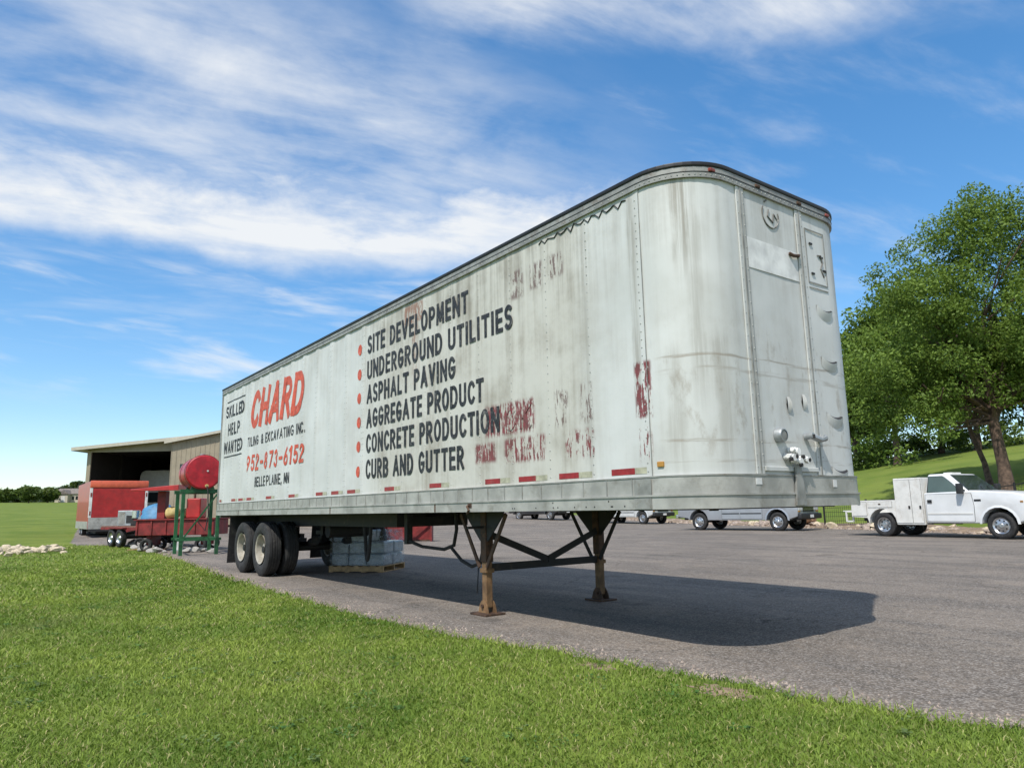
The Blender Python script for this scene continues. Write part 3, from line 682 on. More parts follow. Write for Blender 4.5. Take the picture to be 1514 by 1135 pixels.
def lettering(txt, x0, x1, z, hgt_, th, mat, parent, slant=0., name='lettering', yoff=-.0045, plane='side', gap=.16):
    """stroke letters fitted between x0 and x1 along the side wall (or y0..y1 on the nose)"""
    adv = [GL[c][0]+th/hgt_*1.05+gap for c in txt]; tot = sum(adv)-gap-th/hgt_*.05
    sx = (x1-x0-slant*hgt_)/tot; mb = MB(); cur = 0.; ns = 0; hh = hgt_-th; mc = max(1, math.ceil(th/.018)); o = None
    for c, ad in zip(txt, adv):
        if c == ' ' and mb.v: mb.build(name, mat, parent, fix=False); mb = MB()
        parts_ = []
        for st in GL[c][1]:
            cur_ = [st[0]]
            for i_ in range(1, len(st)):
                cur_.append(st[i_])
                if i_ < len(st)-1:
                    u1 = Vector(st[i_])-Vector(st[i_-1]); u2 = Vector(st[i_+1])-Vector(st[i_])
                    if u1.length > 1e-6 and u2.length > 1e-6 and u1.normalized().dot(u2.normalized()) < .6: parts_.append(cur_); cur_ = [st[i_]]
            parts_.append(cur_)
        for st in parts_:
            P = []
            for px, pz in st: P.append(Vector((x0+(cur+px)*sx+th/2+slant*(pz*hh), z+th/2+pz*hh)))
            D = [P[0]]
            for a, b in zip(P, P[1:]):
                k = max(1, int((b-a).length/.018)); D += [a+(b-a)*i/k for i in range(1, k+1)]
            closed = (D[0]-D[-1]).length < 1e-4
            if not closed:
                t0 = (D[1]-D[0]).normalized(); t1 = (D[-1]-D[-2]).normalized(); D[0] = D[0]-t0*th*.5; D[-1] = D[-1]+t1*th*.5
            if closed: D = D[:-1]
            n = len(D); vs = []; dep = yoff-.0005*(ns % 8); ns += 1
            for i, p in enumerate(D):
                a = D[i-1] if (closed or i > 0) else D[i]; b = D[(i+1) % n] if (closed or i < n-1) else D[i]
                t1 = (p-a).normalized() if (p-a).length > 1e-6 else (b-p).normalized(); t2 = (b-p).normalized() if (b-p).length > 1e-6 else t1
                t = (t1+t2); t = t.normalized() if t.length > .2 else t2
                kk = min(1.5, 1/max(.5, t.dot(t2)))
                nrm = Vector((-t.y, t.x))*th/2*kk
                for c_ in range(mc+1):
                    q_ = p+nrm*(1-2*c_/mc)
                    vs.append((q_.x, wall_y(q_.x)+dep-.00002*i, q_.y) if plane == 'side' else (-dep, q_.x, q_.y))
            w_ = mc+1
            fs = [(i*w_+c_, i*w_+c_+1, (i+1)*w_+c_+1, (i+1)*w_+c_) for i in range(n-1) for c_ in range(mc)]
            if closed: fs += [((n-1)*w_+c_, (n-1)*w_+c_+1, c_+1, c_) for c_ in range(mc)]
            mb.add(vs, fs)
        cur += ad
    return mb.build(name, mat, parent, fix=False)
for txt, x1, z in (('SITE DEVELOPMENT', -3.28, 3.50), ('UNDERGROUND UTILITIES', -2.41, 3.12), ('ASPHALT PAVING', -3.57, 2.76), ('AGGREGATE PRODUCT', -2.98, 2.40), ('CONCRETE PRODUCTION', -2.69, 2.04), ('CURB AND GUTTER', -3.4, 1.675)):
    lettering(txt, -6.0, x1, z-.01, .275, .050, 'letter_black', tr)
    mb = MB(); xs = [(-6.255+.075*math.cos(k*math.pi/18), .082*math.sin(k*math.pi/18)) for k in range(19)]
    for px, hz in xs: mb.v += [(px, wall_y(px)-.0045, z+.105-hz), (px, wall_y(px)-.0045, z+.105+hz)]
    mb.f = [(2*k, 2*k+1, 2*k+3, 2*k+2) for k in range(18)]
    mb.build('bullet_dot', 'letter_red', tr, fix=False)
lettering('CHARD', -11.62, -8.42, 2.93, .78, .165, 'letter_red', tr, slant=.24, gap=.06)
lettering('TILING & EXCAVATING INC.', -11.74, -8.44, 2.575, .195, .030, 'letter_black', tr)
lettering('952-873-6152', -11.76, -8.43, 2.06, .335, .062, 'letter_red', tr, slant=.12)
lettering('BELLE PLAINE, MN', -11.16, -9.14, 1.735, .195, .030, 'letter_black', tr)
for txt, a, b, z in (('SKILLED', -13.45, -12.1, 3.36), ('HELP', -13.27, -12.36, 2.95), ('WANTED', -13.52, -12.12, 2.55)): lettering(txt, a, b, z, .27, .05, 'letter_black', tr)
for a, b, z in ((-13.4, -12.06, 3.71), (-13.47, -12.14, 2.46)):
    mb = MB(); xs = [a+(b-a)*k/100 for k in range(101)]
    for px in xs: mb.v += [(px, wall_y(px)-.0035, z), (px, wall_y(px)-.0035, z+.028)]
    mb.f = [(2*k, 2*k+2, 2*k+3, 2*k+1) for k in range(100)]
    mb.build('ruled_line', 'letter_black', tr, fix=False)
lettering('CK', -2.60, -2.12, 2.02, .27, .058, 'trailer_paint', tr, name='ghost_lettering', yoff=-.0045)
# --- nose fittings
cy_, cz_ = 1.16, 3.81
pts = [(.006, cy_+.125*math.cos(R(a)), cz_+.125*math.sin(R(a))) for a in range(150, 385, 12)]
em = MB().tube(pts, .006, 5); em.tube([(.006, cy_-.02, cz_+.05), (.006, cy_-.05, cz_-.02), (.006, cy_+.03, cz_-.07), (.006, cy_+.05, cz_+.02), (.006, cy_+.10, cz_-.03)], .006, 5)
em.tube([(.006, cy_-.08, cz_+.11), (.006, cy_-.05, cz_+.13)], .009, 5).build('round_emblem', 'ghost_ink', tr)
MB().box((.003, .77, 3.24), (.006, 1.545, 3.52)).build('patch_plate', 'sticker', tr)
for dy_ in (.82, 1.0, 1.2): dome(rv, (.006, dy_, 3.4), (1, 0, 0), .01)
MB().tube([(.012, 1.40, 3.49), (.03, 1.44, 3.47), (.03, 1.52, 3.48), (.012, 1.56, 3.50)], .016, 6).build('rusty_handle', 'rust_dark', tr)
for y0, y1, z0, z1 in ((1.71, 2.04, 3.805, 3.815), (1.71, 2.04, 3.27, 3.28), (1.71, 2.04, 3.22, 3.228), (1.71, 1.718, 3.28, 3.805), (2.032, 2.04, 3.28, 3.805)):
    MB().box((.003, y0, z0), (.008, y1, z1)).build('placard_frame', 'rail_grey', tr)
for yy_, zz_ in ((1.77, 3.66), (1.77, 3.36), (1.94, 3.55), (1.98, 3.42)):
    MB().box((.003, yy_, zz_), (.012, yy_+.05, zz_+.018)).build('placard_clip', 'black_steel', tr)
mb = MB(); mb.tube([(.006, 1.9, 3.57), (.006, 1.96, 3.58), (.006, 1.98, 3.5), (.006, 1.94, 3.44), (.006, 1.99, 3.36)], .007, 5).build('placard_mark', 'ghost_ink', tr)
for zc in (3.03, 2.53, 2.0, 1.47+.03):
    # step pocket: sagging lip of sheet pressed out of the nose, dark opening above it
    n = 14; lip = MB(); opn = MB()
    for k in range(n+1):
        t = k/n; y = 1.80+.25*t; arcs = math.sin(math.pi*t)**.8; sag = .028*(1-t)-.045*arcs; out = .006+.018*arcs+.012*t*t
        bx_ = 0 if y < W-RC else -(RC-math.sqrt(RC*RC-(y-W+RC)**2))
        lip.v += [(bx_+.0008, y, zc+sag-.085), (bx_+.003+out*.75, y, zc+sag-.03), (bx_+.003+out, y, zc+sag)]
        opn.v += [(bx_+.003+out-.002, y, zc+sag-.001), (bx_+.003, y, zc+sag+.008+.016*arcs)]
    lip.f = [f for k in range(n) for f in ((3*k, 3*k+3, 3*k+4, 3*k+1), (3*k+1, 3*k+4, 3*k+5, 3*k+2))]
    opn.f = [(2*k, 2*k+2, 2*k+3, 2*k+1) for k in range(n)]
    s_ = lip.build('step_lip', 'trailer_paint', tr, smooth=50); opn.build('step_opening', 'black_steel', s_ if False else tr, smooth=50)
mb = MB().lathe((.002, .99, 1.78), (1, 0, 0), [(0, .062), (.05, .062), (.065, .055), (.066, .045)], 24); mb.build('electrical_socket', 'galvanised', tr, smooth=40)
MB().cyl((.055, .99, 1.78), (.062, .99, 1.78), .047, 20).build('socket_cover', 'rail_grey', tr)
for yy_, zz_ in ((1.19, 2.06), (1.43, 2.10)):
    mb = MB(); mb.v = [(.004+.022*math.sin(math.pi*k/10)*(1 if s_ else .25), yy_+(.024 if s_ else -.014), zz_-.07+.14*k/10) for k in range(11) for s_ in (0, 1)]
    mb.f = [(2*k, 2*k+1, 2*k+3, 2*k+2) for k in range(10)]; mb.build('vent_louvre', 'trailer_paint', tr, smooth=60)
    MB().lathe((.0025, yy_-.006, zz_), (1, 0, 0), [(0, .022), (.002, .022), (.0025, 0.001)], 14).build('vent_slot', 'black_steel', tr).scale = (1, 1, 1)
    mb = MB(); P = [(yy_-.008+.016*math.cos(R(a)), zz_+.06*math.sin(R(a))) for a in range(0, 360, 24)]
    mb.v = [(.0045, a, b) for a, b in P]; mb.f = [tuple(range(len(P)))]; mb.build('vent_slot', 'black_steel', tr)
# connectors
cn = MB(); cn.cyl((.01, 1.40, 1.785), (.09, 1.40, 1.79), .028, 10); cn.tube([(.06, 1.40, 1.79), (.07, 1.48, 1.77), (.06, 1.56, 1.76), (.07, 1.62, 1.78)], [.022, .03, .024, .03], 8); cn.cyl((.0, 1.6, 1.775), (.08, 1.6, 1.775), .03, 10)
cn.build('lamp_connector', 'galvanised', tr, smooth=40)
MB().box((.075, 1.385, 1.765), (.10, 1.41, 1.80)).build('connector_cap', 'black_steel', tr)
gh = MB()
for yy_, zz_, a in ((1.06, 1.60, .4), (1.16, 1.57, -.3), (1.27, 1.585, .2), (1.13, 1.655, .8)):
    gh.cyl((.005, yy_, zz_), (.075, yy_+.01, zz_), .026, 10); gh.cyl((.06, yy_-.035, zz_+.01*a), (.06, yy_+.045, zz_-.02*a), .02, 8); gh.cyl((.055, yy_+.03, zz_-.01), (.085, yy_+.03, zz_-.01), .03, 10)
gh.build('air_couplings', 'sticker', tr, smooth=40)
gk = MB()
for yy_, zz_ in ((1.04, 1.575), (1.12, 1.60), (1.22, 1.60), (1.31, 1.575), (1.18, 1.53)): gk.cyl((.07, yy_, zz_), (.092, yy_, zz_), .017, 8)
gk.build('coupling_seals', 'rubber', tr)
MB().hexa([(.032, 1.12, Z0+.01), (.032, 1.27, Z0+.01), (.052, 1.27, Z0+.01), (.052, 1.12, Z0+.01), (.032, 1.16, 1.54), (.032, 1.23, 1.54), (.05, 1.23, 1.54), (.05, 1.16, 1.54)]).build('coupling_bracket', 'rail_grey', tr)
MB().box((.0235, 1.76, 1.345), (.0265, 1.82, 1.41)).build('white_sticker', 'sticker', tr)
MB().box((.0235, .60, 1.365), (.0265, .68, 1.415)).build('white_sticker', 'sticker', tr)
# rear frame and doors
for a, b in ((.06, W/2-.005), (W/2+.005, W-.06)): 
    dr_ = MB().box((-L-.02, a, Z0+.12), (-L+.05, b, ZE-.1)).build('rear_door', 'trailer_paint', tr, bevel=.006)
    MB().cyl((-L-.04, (a+b)/2, Z0+.1), (-L-.04, (a+b)/2, ZE-.1), .016, 8).build('lock_rod', 'galvanised', dr_).matrix_parent_inverse = Matrix.Identity(4)
for a, b in ((-.018, .055), (W-.055, W+.018)): MB().box((-L-.015, a, Z0), (-L+.06, b, ZE-.002)).build('rear_post', 'rail_grey', tr)
MB().box((-L-.03, .06, Z0-.05), (-L+.05, W-.06, Z0+.11)).build('rear_sill', 'rail_grey', tr)
MB().box((-L-.02, .06, ZE-.098), (-L+.05, W-.06, ZE-.003)).build('rear_header', 'rail_grey', tr)
gd = MB().box((-L+.0, .5, .5), (-L+.1, W-.5, .6)); gd.box((-L+.0, .8, .6), (-L+.09, .9, Z0-.051)); gd.box((-L+.0, W-.9, .6), (-L+.09, W-.8, Z0-.051)); gd.build('rear_guard', 'black_steel', tr)
# underframe
x = -.5
while x > -13.6: MB().box((x-.03, .06, Z0+.002), (x+.03, W-.06, Z0+.018)).build('cross_member', 'black_steel', tr); x -= .32
for a in (.66, W-.78): MB().box((-13.4, a, .96), (-6.3, a+.12, Z0+.001)).build('slider_rail', 'black_steel', tr)
for x in (-6.5, -7.4, -8.6, -9.7, -11.45, -13.2): MB().box((x-.05, .78, .96), (x+.05, W-.78, 1.1)).build('slider_cross', 'black_steel', tr)
MB().box((-2.2, .35, Z0-.012), (-.25, W-.35, Z0+.001)).build('coupler_plate', 'black_steel', tr)
MB().cyl((-.95, W/2, Z0-.03), (-.95, W/2, Z0-.012), .045, 14).build('king_pin', 'black_steel', tr)
def tyre_prof(r, w, rim): return [(-w*.36, rim), (-w*.48, rim+.05), (-w*.5, (r+rim)/2), (-w*.46, r-.035), (-w*.38, r-.008), (-w*.22, r), (-.2*w, r-.012), (-.16*w, r-.012), (-.14*w, r), (-.03*w, r), (-.02*w, r-.012), (.02*w, r-.012), (.03*w, r), (.14*w, r), (.16*w, r-.012), (.2*w, r-.012), (.22*w, r), (w*.38, r-.008), (w*.46, r-.035), (w*.5, (r+rim)/2), (w*.48, rim+.05), (w*.36, rim)]
WR = .515
for xa in (-10.81, -12.06):
    MB().cyl((xa, .1, WR), (xa, W-.1, WR), .065, 14).build('axle', 'black_steel', tr, smooth=40)
    MB().box((xa-.42, .70, .72), (xa+.42, .77, .80)).box((xa-.42, W-.77, .72), (xa+.42, W-.70, .80)).build('leaf_spring', 'black_steel', tr)
    MB().box((xa-.07, .66, .57), (xa+.07, .80, .93)).box((xa-.07, W-.80, .57), (xa+.07, W-.66, .93)).build('axle_seat', 'black_steel', tr)
    for yc, sgn in ((.18, -1), (.52, 1), (W-.52, -1), (W-.18, 1)):
        outer = yc in (.18, W-.18)
        wl = MB().lathe((xa, yc, WR+.012), (0, 1, 0), tyre_prof(WR, .28, .285), 40).build('tyre', 'rubber', tr, smooth=35)
        s = sgn
        rp = [(.135*s, .287), (.12*s, .265), (.05*s, .255), (-.02*s, .24), (-.045*s, .215), (-.05*s, .13), (-.02*s, .12), (.05*s, .105), (.06*s, .09), (.062*s, .001)]
        rm = MB().lathe((xa, yc, WR+.012), (0, 1, 0), rp, 32).build('wheel_rim', 'rim_cream', tr, smooth=35)
        if outer:
            for k in range(10):
                a = k*2*math.pi/10; MB().cyl((xa+.168*math.cos(a), yc-.05*s, WR+.012+.168*math.sin(a)), (xa+.168*math.cos(a), yc-.02*s, WR+.012+.168*math.sin(a)), .014, 6).build('wheel_nut', 'rust_dark', tr)
for a, b in ((.04, .68), (W-.68, W-.04)):
    MB().hexa([(-13.05, a, .16), (-13.03, a, .16), (-13.03, b, .16), (-13.05, b, .16), (-12.93, a, Z0-.03), (-12.91, a, Z0-.03), (-12.91, b, Z0-.03), (-12.93, b, Z0-.03)]).build('mud_flap', 'rubber', tr)
# air tank and brake chambers between the axles
MB().cyl((-9.55, .9, .86), (-9.55, 1.7, .86), .13, 18).build('air_tank', 'black_steel', tr, smooth=40)
for xa in (-10.5, -11.75):
    for yy_ in (.95, 1.65): MB().cyl((xa, yy_, .62), (xa+.25, yy_, .66), .085, 14).build('brake_chamber', 'black_steel', tr, smooth=40)
# spare carrier hoop and stiff arm below the frame
MB().tube([(-7.55+.02*k, .72, .98-.55*math.sin(math.pi*k/12)) for k in range(13)], .03, 8).build('hanging_hose', 'rubber', tr)
MB().bar((-6.05, .72, 1.16), (-6.05, .72, .72), .09, .09).build('support_strut', 'black_steel', tr)
MB().tube([(-6.05, .72, .77), (-5.6, .7, .70), (-5.0, .7, .68), (-4.75, .7, .74), (-4.68, .7, .95), (-4.7, .7, 1.17)], .024, 8).build('air_pipe', 'rubber', tr)
MB().tube([(-4.8, .7, .70), (-4.5, .66, .56), (-4.2, .62, .50), (-3.98, .6, .55), (-3.88, .6, .80)], .022, 8).build('slack_hose', 'rubber', tr)
MB().tube([(-4.05, .62, .52), (-4.05, .60, .18)], .008, 6).build('dangling_strap', 'rubber', tr)
# landing gear
XL = -3.54
for yc in (.40, W-.40):
    MB().box((XL-.055, yc-.055, .60), (XL+.055, yc+.055, Z0+.001)).build('leg_housing', 'rust_dark', tr, bevel=.008)
    MB().box((XL-.044, yc-.044, .09), (XL+.044, yc+.044, .60)).build('inner_leg', 'rust_leg', tr, bevel=.006)
    MB().box((XL-.062, yc-.062, .48), (XL+.062, yc+.062, .53)).build('leg_collar', 'rust_leg', tr, bevel=.006)
    MB().box((XL-.16, yc-.14, .0125), (XL+.16, yc+.14, .035)).build('foot_plate', 'rust_dark', tr, bevel=.004)
    for s_ in (-1, 1): MB().slab([(XL-.10, .036), (XL+.10, .036), (XL+.07, .12), (XL+.03, .17), (XL-.03, .17), (XL-.07, .12)], yc+s_*.056-.008, yc+s_*.056+.008).build('foot_bracket', 'rust_leg' if yc < 1 else 'rust_dark', tr)  # far bracket takes the darker material, standing in for its shade
    MB().cyl((XL, yc-.085, .11), (XL, yc+.085, .11), .022, 10).build('foot_pin', 'rust_dark', tr)
    for s_ in (-1, 1):
        MB().slab([(XL+s_*.056, Z0), (XL+s_*.40, Z0), (XL+s_*.38, Z0-.05), (XL+s_*.08, Z0-.34), (XL+s_*.056, Z0-.34)], yc-.04, yc-.025).build('gusset_plate', 'black_steel', tr)
        MB().bar((XL+s_*.47, yc-.055, Z0-.03), (XL+s_*.07, yc-.055, .54), .045, .02, (0, 1, 0)).build('side_brace', 'rust_dark' if yc < 1 else 'black_steel', tr)  # far braces darker as well, shade under the body put into colour
MB().bar((XL, .46, .535), (XL, W-.46, .535), .05, .085).build('cross_tube', 'black_steel', tr)
MB().bar((XL+.032, .46, .90), (XL+.032, W/2, .585), .012, .08).build('cross_brace', 'black_steel', tr)
MB().bar((XL+.032, W-.46, .90), (XL+.032, W/2, .585), .012, .08).build('cross_brace', 'black_steel', tr)
MB().tube([(XL+.02, .335, 1.0), (XL+.02, .12, 1.0)], .016, 8).build('crank_shaft', 'black_steel', tr)
MB().box((-3.28, -.0345, 1.225), (-3.2, -.031, 1.275)).tube([(-3.25, -.03, 1.255), (-3.25, -.06, 1.24), (-3.2, -.07, 1.2), (-3.26, -.05, 1.165)], .014, 6).build('crank_hook', 'rust_dark', tr)

# ------------------------------------------------------------------ pallet load under the trailer
def yaw_of(v): return math.atan2(v[1], v[0])
pc = ground_at(520, 845)
pal = thing('wooden_pallet', 'pale wooden pallet standing on the asphalt under the semi trailer', 'pallet', (pc[0], pc[1]+.35, .012), R(38))
for y in (-.5, 0, .5): MB().box((-.6, y-.02, .016), (.6, y+.02, .105)).build('stringer', 'pallet_wood', pal)
for k in range(7): MB().box((-.6+k*.183, -.52, .106), (-.6+k*.183+.10, .52, .124)).build('deck_board', 'pallet_wood', pal)
for k in range(4): MB().box((-.6+k*.36, -.52, 0), (-.6+k*.36+.10, .52, .015)).build('bottom_board', 'pallet_wood', pal)
ld = thing('wrapped_pallet_load', 'grey blue cartons wrapped in clear film, stacked on the pallet under the trailer', 'cartons', (pc[0], pc[1]+.35, .137), R(38))
for lay in range(3):
    zb = lay*.235
    for i in range(3):
        for j in range(2):
            if lay == 2 and i == 2: continue
            sx, sy = .385, .46; x0 = -.58+i*.388+random.uniform(-.01, .01)+.02*lay; y0 = -.47+j*.47+random.uniform(-.01, .01)
            MB().box((x0, y0, zb), (x0+sx-.012, y0+sy-.012, zb+.228)).build('carton', 'carton', ld, bevel=.03)
wp = MB(); ring_ = []
prof = [(.60, .48, 0), (.605, .485, .25), (.60, .48, .46), (.56, .47, .70)]
for a, b, z in prof: wp.v += [(-a, -b, z), (0, -b-.004, z), (a, -b, z), (a+.004, 0, z), (a, b, z), (0, b+.004, z), (-a, b, z), (-a-.004, 0, z)]
wp.f = [(i*8+k, i*8+(k+1) % 8, (i+1)*8+(k+1) % 8, (i+1)*8+k) for i in range(3) for k in range(8)]
wp.build('stretch_film', 'stretch_wrap', ld, smooth=60)

# ------------------------------------------------------------------ road vehicles
def wheel(parent, x, y, r, w, s, rim_mat, dually=False):
    t = MB().lathe((x, y, r), (0, 1, 0), tyre_prof(r, w, r*.6), 32).build('tyre', 'rubber', parent, smooth=35)
    k = r/.4
    if dually: rp = [(.42*w*s, .61*r), (.36*w*s, .55*r), (.05*w*s, .52*r), (-.02*w*s, .42*r), (.0, .3*r), (.2*w*s, .26*r), (.34*w*s, .2*r), (.36*w*s, .001)]
    else: rp = [(.40*w*s, .61*r), (.34*w*s, .56*r), (.28*w*s, .50*r), (.36*w*s, .40*r), (.38*w*s, .25*r), (.42*w*s, .17*r), (.46*w*s, .14*r), (.46*w*s, .001)]
    rm = MB().lathe((x, y, r), (0, 1, 0), rp, 28).build('rim', rim_mat, t, smooth=35)
    for q in range(8):
        a = q*math.pi/4+.2; off = (.02 if dually else .375)*w*s
        MB().cyl((x+.40*r*math.cos(a), y+off-.002*s, r+.40*r*math.sin(a)), (x+.40*r*math.cos(a), y+off+.006*s, r+.40*r*math.sin(a)), .065*r, 8).build('rim_hole', 'black_plastic', t)
def arch(cx, r, zc, n=9, z_floor=.45):
    a0 = math.asin(max(-1, min(1, (z_floor-zc)/r)))
    return [(cx+r*math.cos(a), zc+r*math.sin(a)) for a in [a0+(math.pi-2*a0)*k/n for k in range(n+1)]]
def quad_on(parent, name, mat, pts, out, th=.006):
    """thin plate with the given outline, proud of what it sits on along out"""
    o = Vector(out).normalized()*th; n = len(pts); P = [Vector(p) for p in pts]
    mb = MB().add([p+o*.3 for p in P]+[p+o*1.3 for p in P], [(k, (k+1) % n, n+(k+1) % n, n+k) for k in range(n)]+[tuple(range(n))[::-1], tuple(range(n, 2*n))])
    return mb.build(name, mat, parent)
def vehicle(name, label, loc, rz, wb, paint, kind, group=None, r=.40, cab_back=-2.2, doors=1, rim='rim_steel', hw=.98):
    """front axle at x=0, forward +x; kind 'service' or 'pickup'"""
    t = thing(name, label, 'truck', loc, rz, group)
    wx = -.80; fr = .93                     # windscreen base, nose
    end = cab_back if kind == 'service' else -wb-1.15
    zb = 1.42                               # belt line
    fa = arch(0, .50, .44)
    poly = [(fr, .62), (.56, .50)]+[p for p in fa if p[0] < .56]+[(-.62, .46)]
    if kind == 'pickup':
        poly += [(-wb+.60, .46)]+[p for p in arch(-wb, .50, .44) if p[0] < -wb+.60]+[(-wb-.60, .55), (end, .62), (end, zb-.02), (cab_back-.04, zb-.02)]
    else: poly += [(cab_back, .46)]
    poly += [(cab_back, zb), (wx-.05, zb+.03), (wx+.02, zb+.05), (.45, zb-.045), (.78, zb-.13), (.90, zb-.26), (fr+.02, .95)]
    MB().slab(poly, -hw, hw).build('body', paint, t, bevel=.045, smooth=40, seg=3)
    MB().slab([(fr-.06, .47), (cab_back if kind == 'service' else end+.2, .47), (cab_back if kind == 'service' else end+.2, .8), (fr-.06, .8)], -hw*.75, hw*.75).build('chassis', 'black_plastic', t)
    # greenhouse
    tb, tf = cab_back+.10, wx-.66; zr = 2.02; wl, wt = hw-.05, hw-.18
    MB().hexa([(cab_back+.01, -wl, zb-.02), (wx, -wl, zb-.02), (wx, wl, zb-.02), (cab_back+.01, wl, zb-.02), (tb, -wt, zr), (tf, -wt, zr), (tf, wt, zr), (tb, wt, zr)]).build('cab', paint, t, bevel=.06, seg=3, smooth=40)
    def sp(u, v, s):        # point on the cab side: u from back to front, v from belt to roof
        xb = cab_back+.01+(tb-cab_back-.01)*v; xf = wx+(tf-wx)*v
        return (xb+(xf-xb)*u, s*(wl+(wt-wl)*v), zb-.02+(zr-zb+.02)*v)
    for s in (-1, 1):
        out = (0, s, .26)
        if doors == 1: wins = [[(.07, .06), (.84, .04), (.80, .52), (.72, .80), (.66, .86), (.07, .86)]]
        else: wins = [[(.05, .06), (.42, .05), (.42, .86), (.07, .86)], [(.47, .05), (.90, .04), (.84, .5), (.72, .82), (.66, .86), (.47, .86)]]
        for wn in wins:
            cu = sum(u for u, v in wn)/len(wn); cv = sum(v for u, v in wn)/len(wn)
            quad_on(t, 'window_seal', 'black_plastic', [sp(cu+(u-cu)*1.06, cv+(v-cv)*1.09, s) for u, v in wn], out, .002)
            quad_on(t, 'side_window', 'glass_green' if kind == 'service' else 'glass_dark', [sp(u, v, s) for u, v in wn], out)
        xs = [(cab_back+.06, wx+.10)] if doors == 1 else [(cab_back+.06, (cab_back+wx)/2), ((cab_back+wx)/2+.012, wx+.10)]
        for a, b in xs:
            quad_on(t, 'door_seam', 'black_plastic', [(a-.012, s*hw, .508), (b+.012, s*hw, .508), (b+.032, s*hw, 1.0), (b-.018, s*hw, zb-.04), (a-.012, s*hw, zb-.04)], (0, s, 0), .0025)
            dd_ = quad_on(t, 'door', paint, [(a, s*hw, .52), (b, s*hw, .52), (b+.02, s*hw, 1.0), (b-.03, s*hw, zb-.05), (a, s*hw, zb-.05)], (0, s, 0), .007)
            quad_on(dd_, 'door_handle', 'black_plastic', [(a+.05, s*(hw+.008), 1.10), (a+.19, s*(hw+.008), 1.10), (a+.19, s*(hw+.008), 1.20), (a+.05, s*(hw+.008), 1.20)], (0, s, 0), .02)
            quad_on(dd_, 'door_trim', 'black_plastic' if kind != 'service' else 'white_box', [(a+.02, s*(hw+.008), .74), (b-.02, s*(hw+.008), .74), (b-.02, s*(hw+.008), .78), (a+.02, s*(hw+.008), .78)], (0, s, 0), .012)
        mb = MB().box((wx-.24, s*(hw+.14)-.11, zb-.05), (wx-.10, s*(hw+.14)+.11, zb+.27)); mb.build('mirror', 'black_plastic', t, bevel=.03, smooth=40)
        MB().bar((wx-.12, s*(hw-.03), zb+.05), (wx-.14, s*(hw+.08), zb+.08), .05, .04).build('mirror_arm', 'black_plastic', t)
        quad_on(t, 'fender_badge', 'black_plastic', [(-.66, s*hw, 1.13), (-.46, s*hw, 1.13), (-.46, s*hw, 1.19), (-.66, s*hw, 1.19)], (0, s, 0), .006)
        quad_on(t, 'side_lamp', 'amber', [(.62, s*hw, 1.08), (.70, s*hw, 1.08), (.70, s*hw, 1.13), (.62, s*hw, 1.13)], (0, s, 0), .008)
        # flared arch lip
        A1, A2 = arch(0, .50, .44), arch(0, .57, .44); n = len(A1)
        mb = MB(); mb.v = [(a, s*(hw-.01), b) for a, b in A1]+[(a, s*(hw+.02), b) for a, b in A1]+[(a, s*(hw+.002), b) for a, b in A2]
        mb.f = [(k, k+1, n+k+1, n+k) for k in range(n-1)]+[(n+k, n+k+1, 2*n+k+1, 2*n+k) for k in range(n-1)]
        mb.build('arch_lip', paint, t, smooth=40)
        MB().box((fr-.10, s*.72-.20, .86), (fr+.032, s*.72+.20, 1.08)).build('headlight', 'lens', t, bevel=.02)
        MB().box((fr-.07, s*.84-.09, .80), (fr+.036, s*.84+.09, .855)).build('turn_lamp', 'amber', t, bevel=.01)
        wheel(t, 0, s*(hw-.15), r, .25, s, rim)
        if kind == 'service':
            wheel(t, -wb, s*(hw-.13), r, .23, s, rim, True); wheel(t, -wb, s*(hw-.40), r, .23, -s, rim, True)
        else: wheel(t, -wb, s*(hw-.15), r, .25, s, rim)
    c = [(wx-.045, -wl+.09, zb+.04), (wx-.045, wl-.09, zb+.04), (tf+.05, wt-.05, zr-.06), (tf+.05, -wt+.05, zr-.06)]
    quad_on(t, 'windscreen', 'glass_dark', c, (.6, 0, .7), .022)
    quad_on(t, 'rear_window', 'glass_dark', [(cab_back+.03, -.6, zb+.10), (cab_back+.03, .6, zb+.10), (tb-.03, .55, zr-.12), (tb-.03, -.55, zr-.12)], (-1, 0, .12), .03)
    gr_ = MB().box((fr-.05, -.50, .80), (fr+.030, .50, 1.12)).build('grille', 'black_plastic', t, bevel=.01)
    for zz_ in (.88, .96, 1.04): MB().box((fr+.031, -.48, zz_), (fr+.040, .48, zz_+.022)).build('grille_bar', 'chrome', gr_)
    MB().box((fr-.02, -hw+.02, .50), (fr+.17, hw-.02, .74)).build('front_bumper', 'chrome' if kind == 'service' else 'black_plastic', t, bevel=.05, seg=3, smooth=40)
    MB().box((fr+.171, -.16, .56), (fr+.176, .16, .68)).build('number_plate', 'sticker', t)
    for y in (-.2, .2): MB().tube([(wx+.10, y, zb+.052), (wx-.16, y+.32, zb+.19)], .011, 5).build('wiper', 'black_plastic', t)
    MB().cyl((-.1, 0, r), (-.1, .01, r), .05, 8); MB().cyl((0, -hw+.3, r), (0, hw-.3, r), .055, 10).build('axle', 'black_plastic', t); MB().cyl((-wb, -hw+.3, r), (-wb, hw-.3, r), .07, 10).build('axle', 'black_plastic', t)
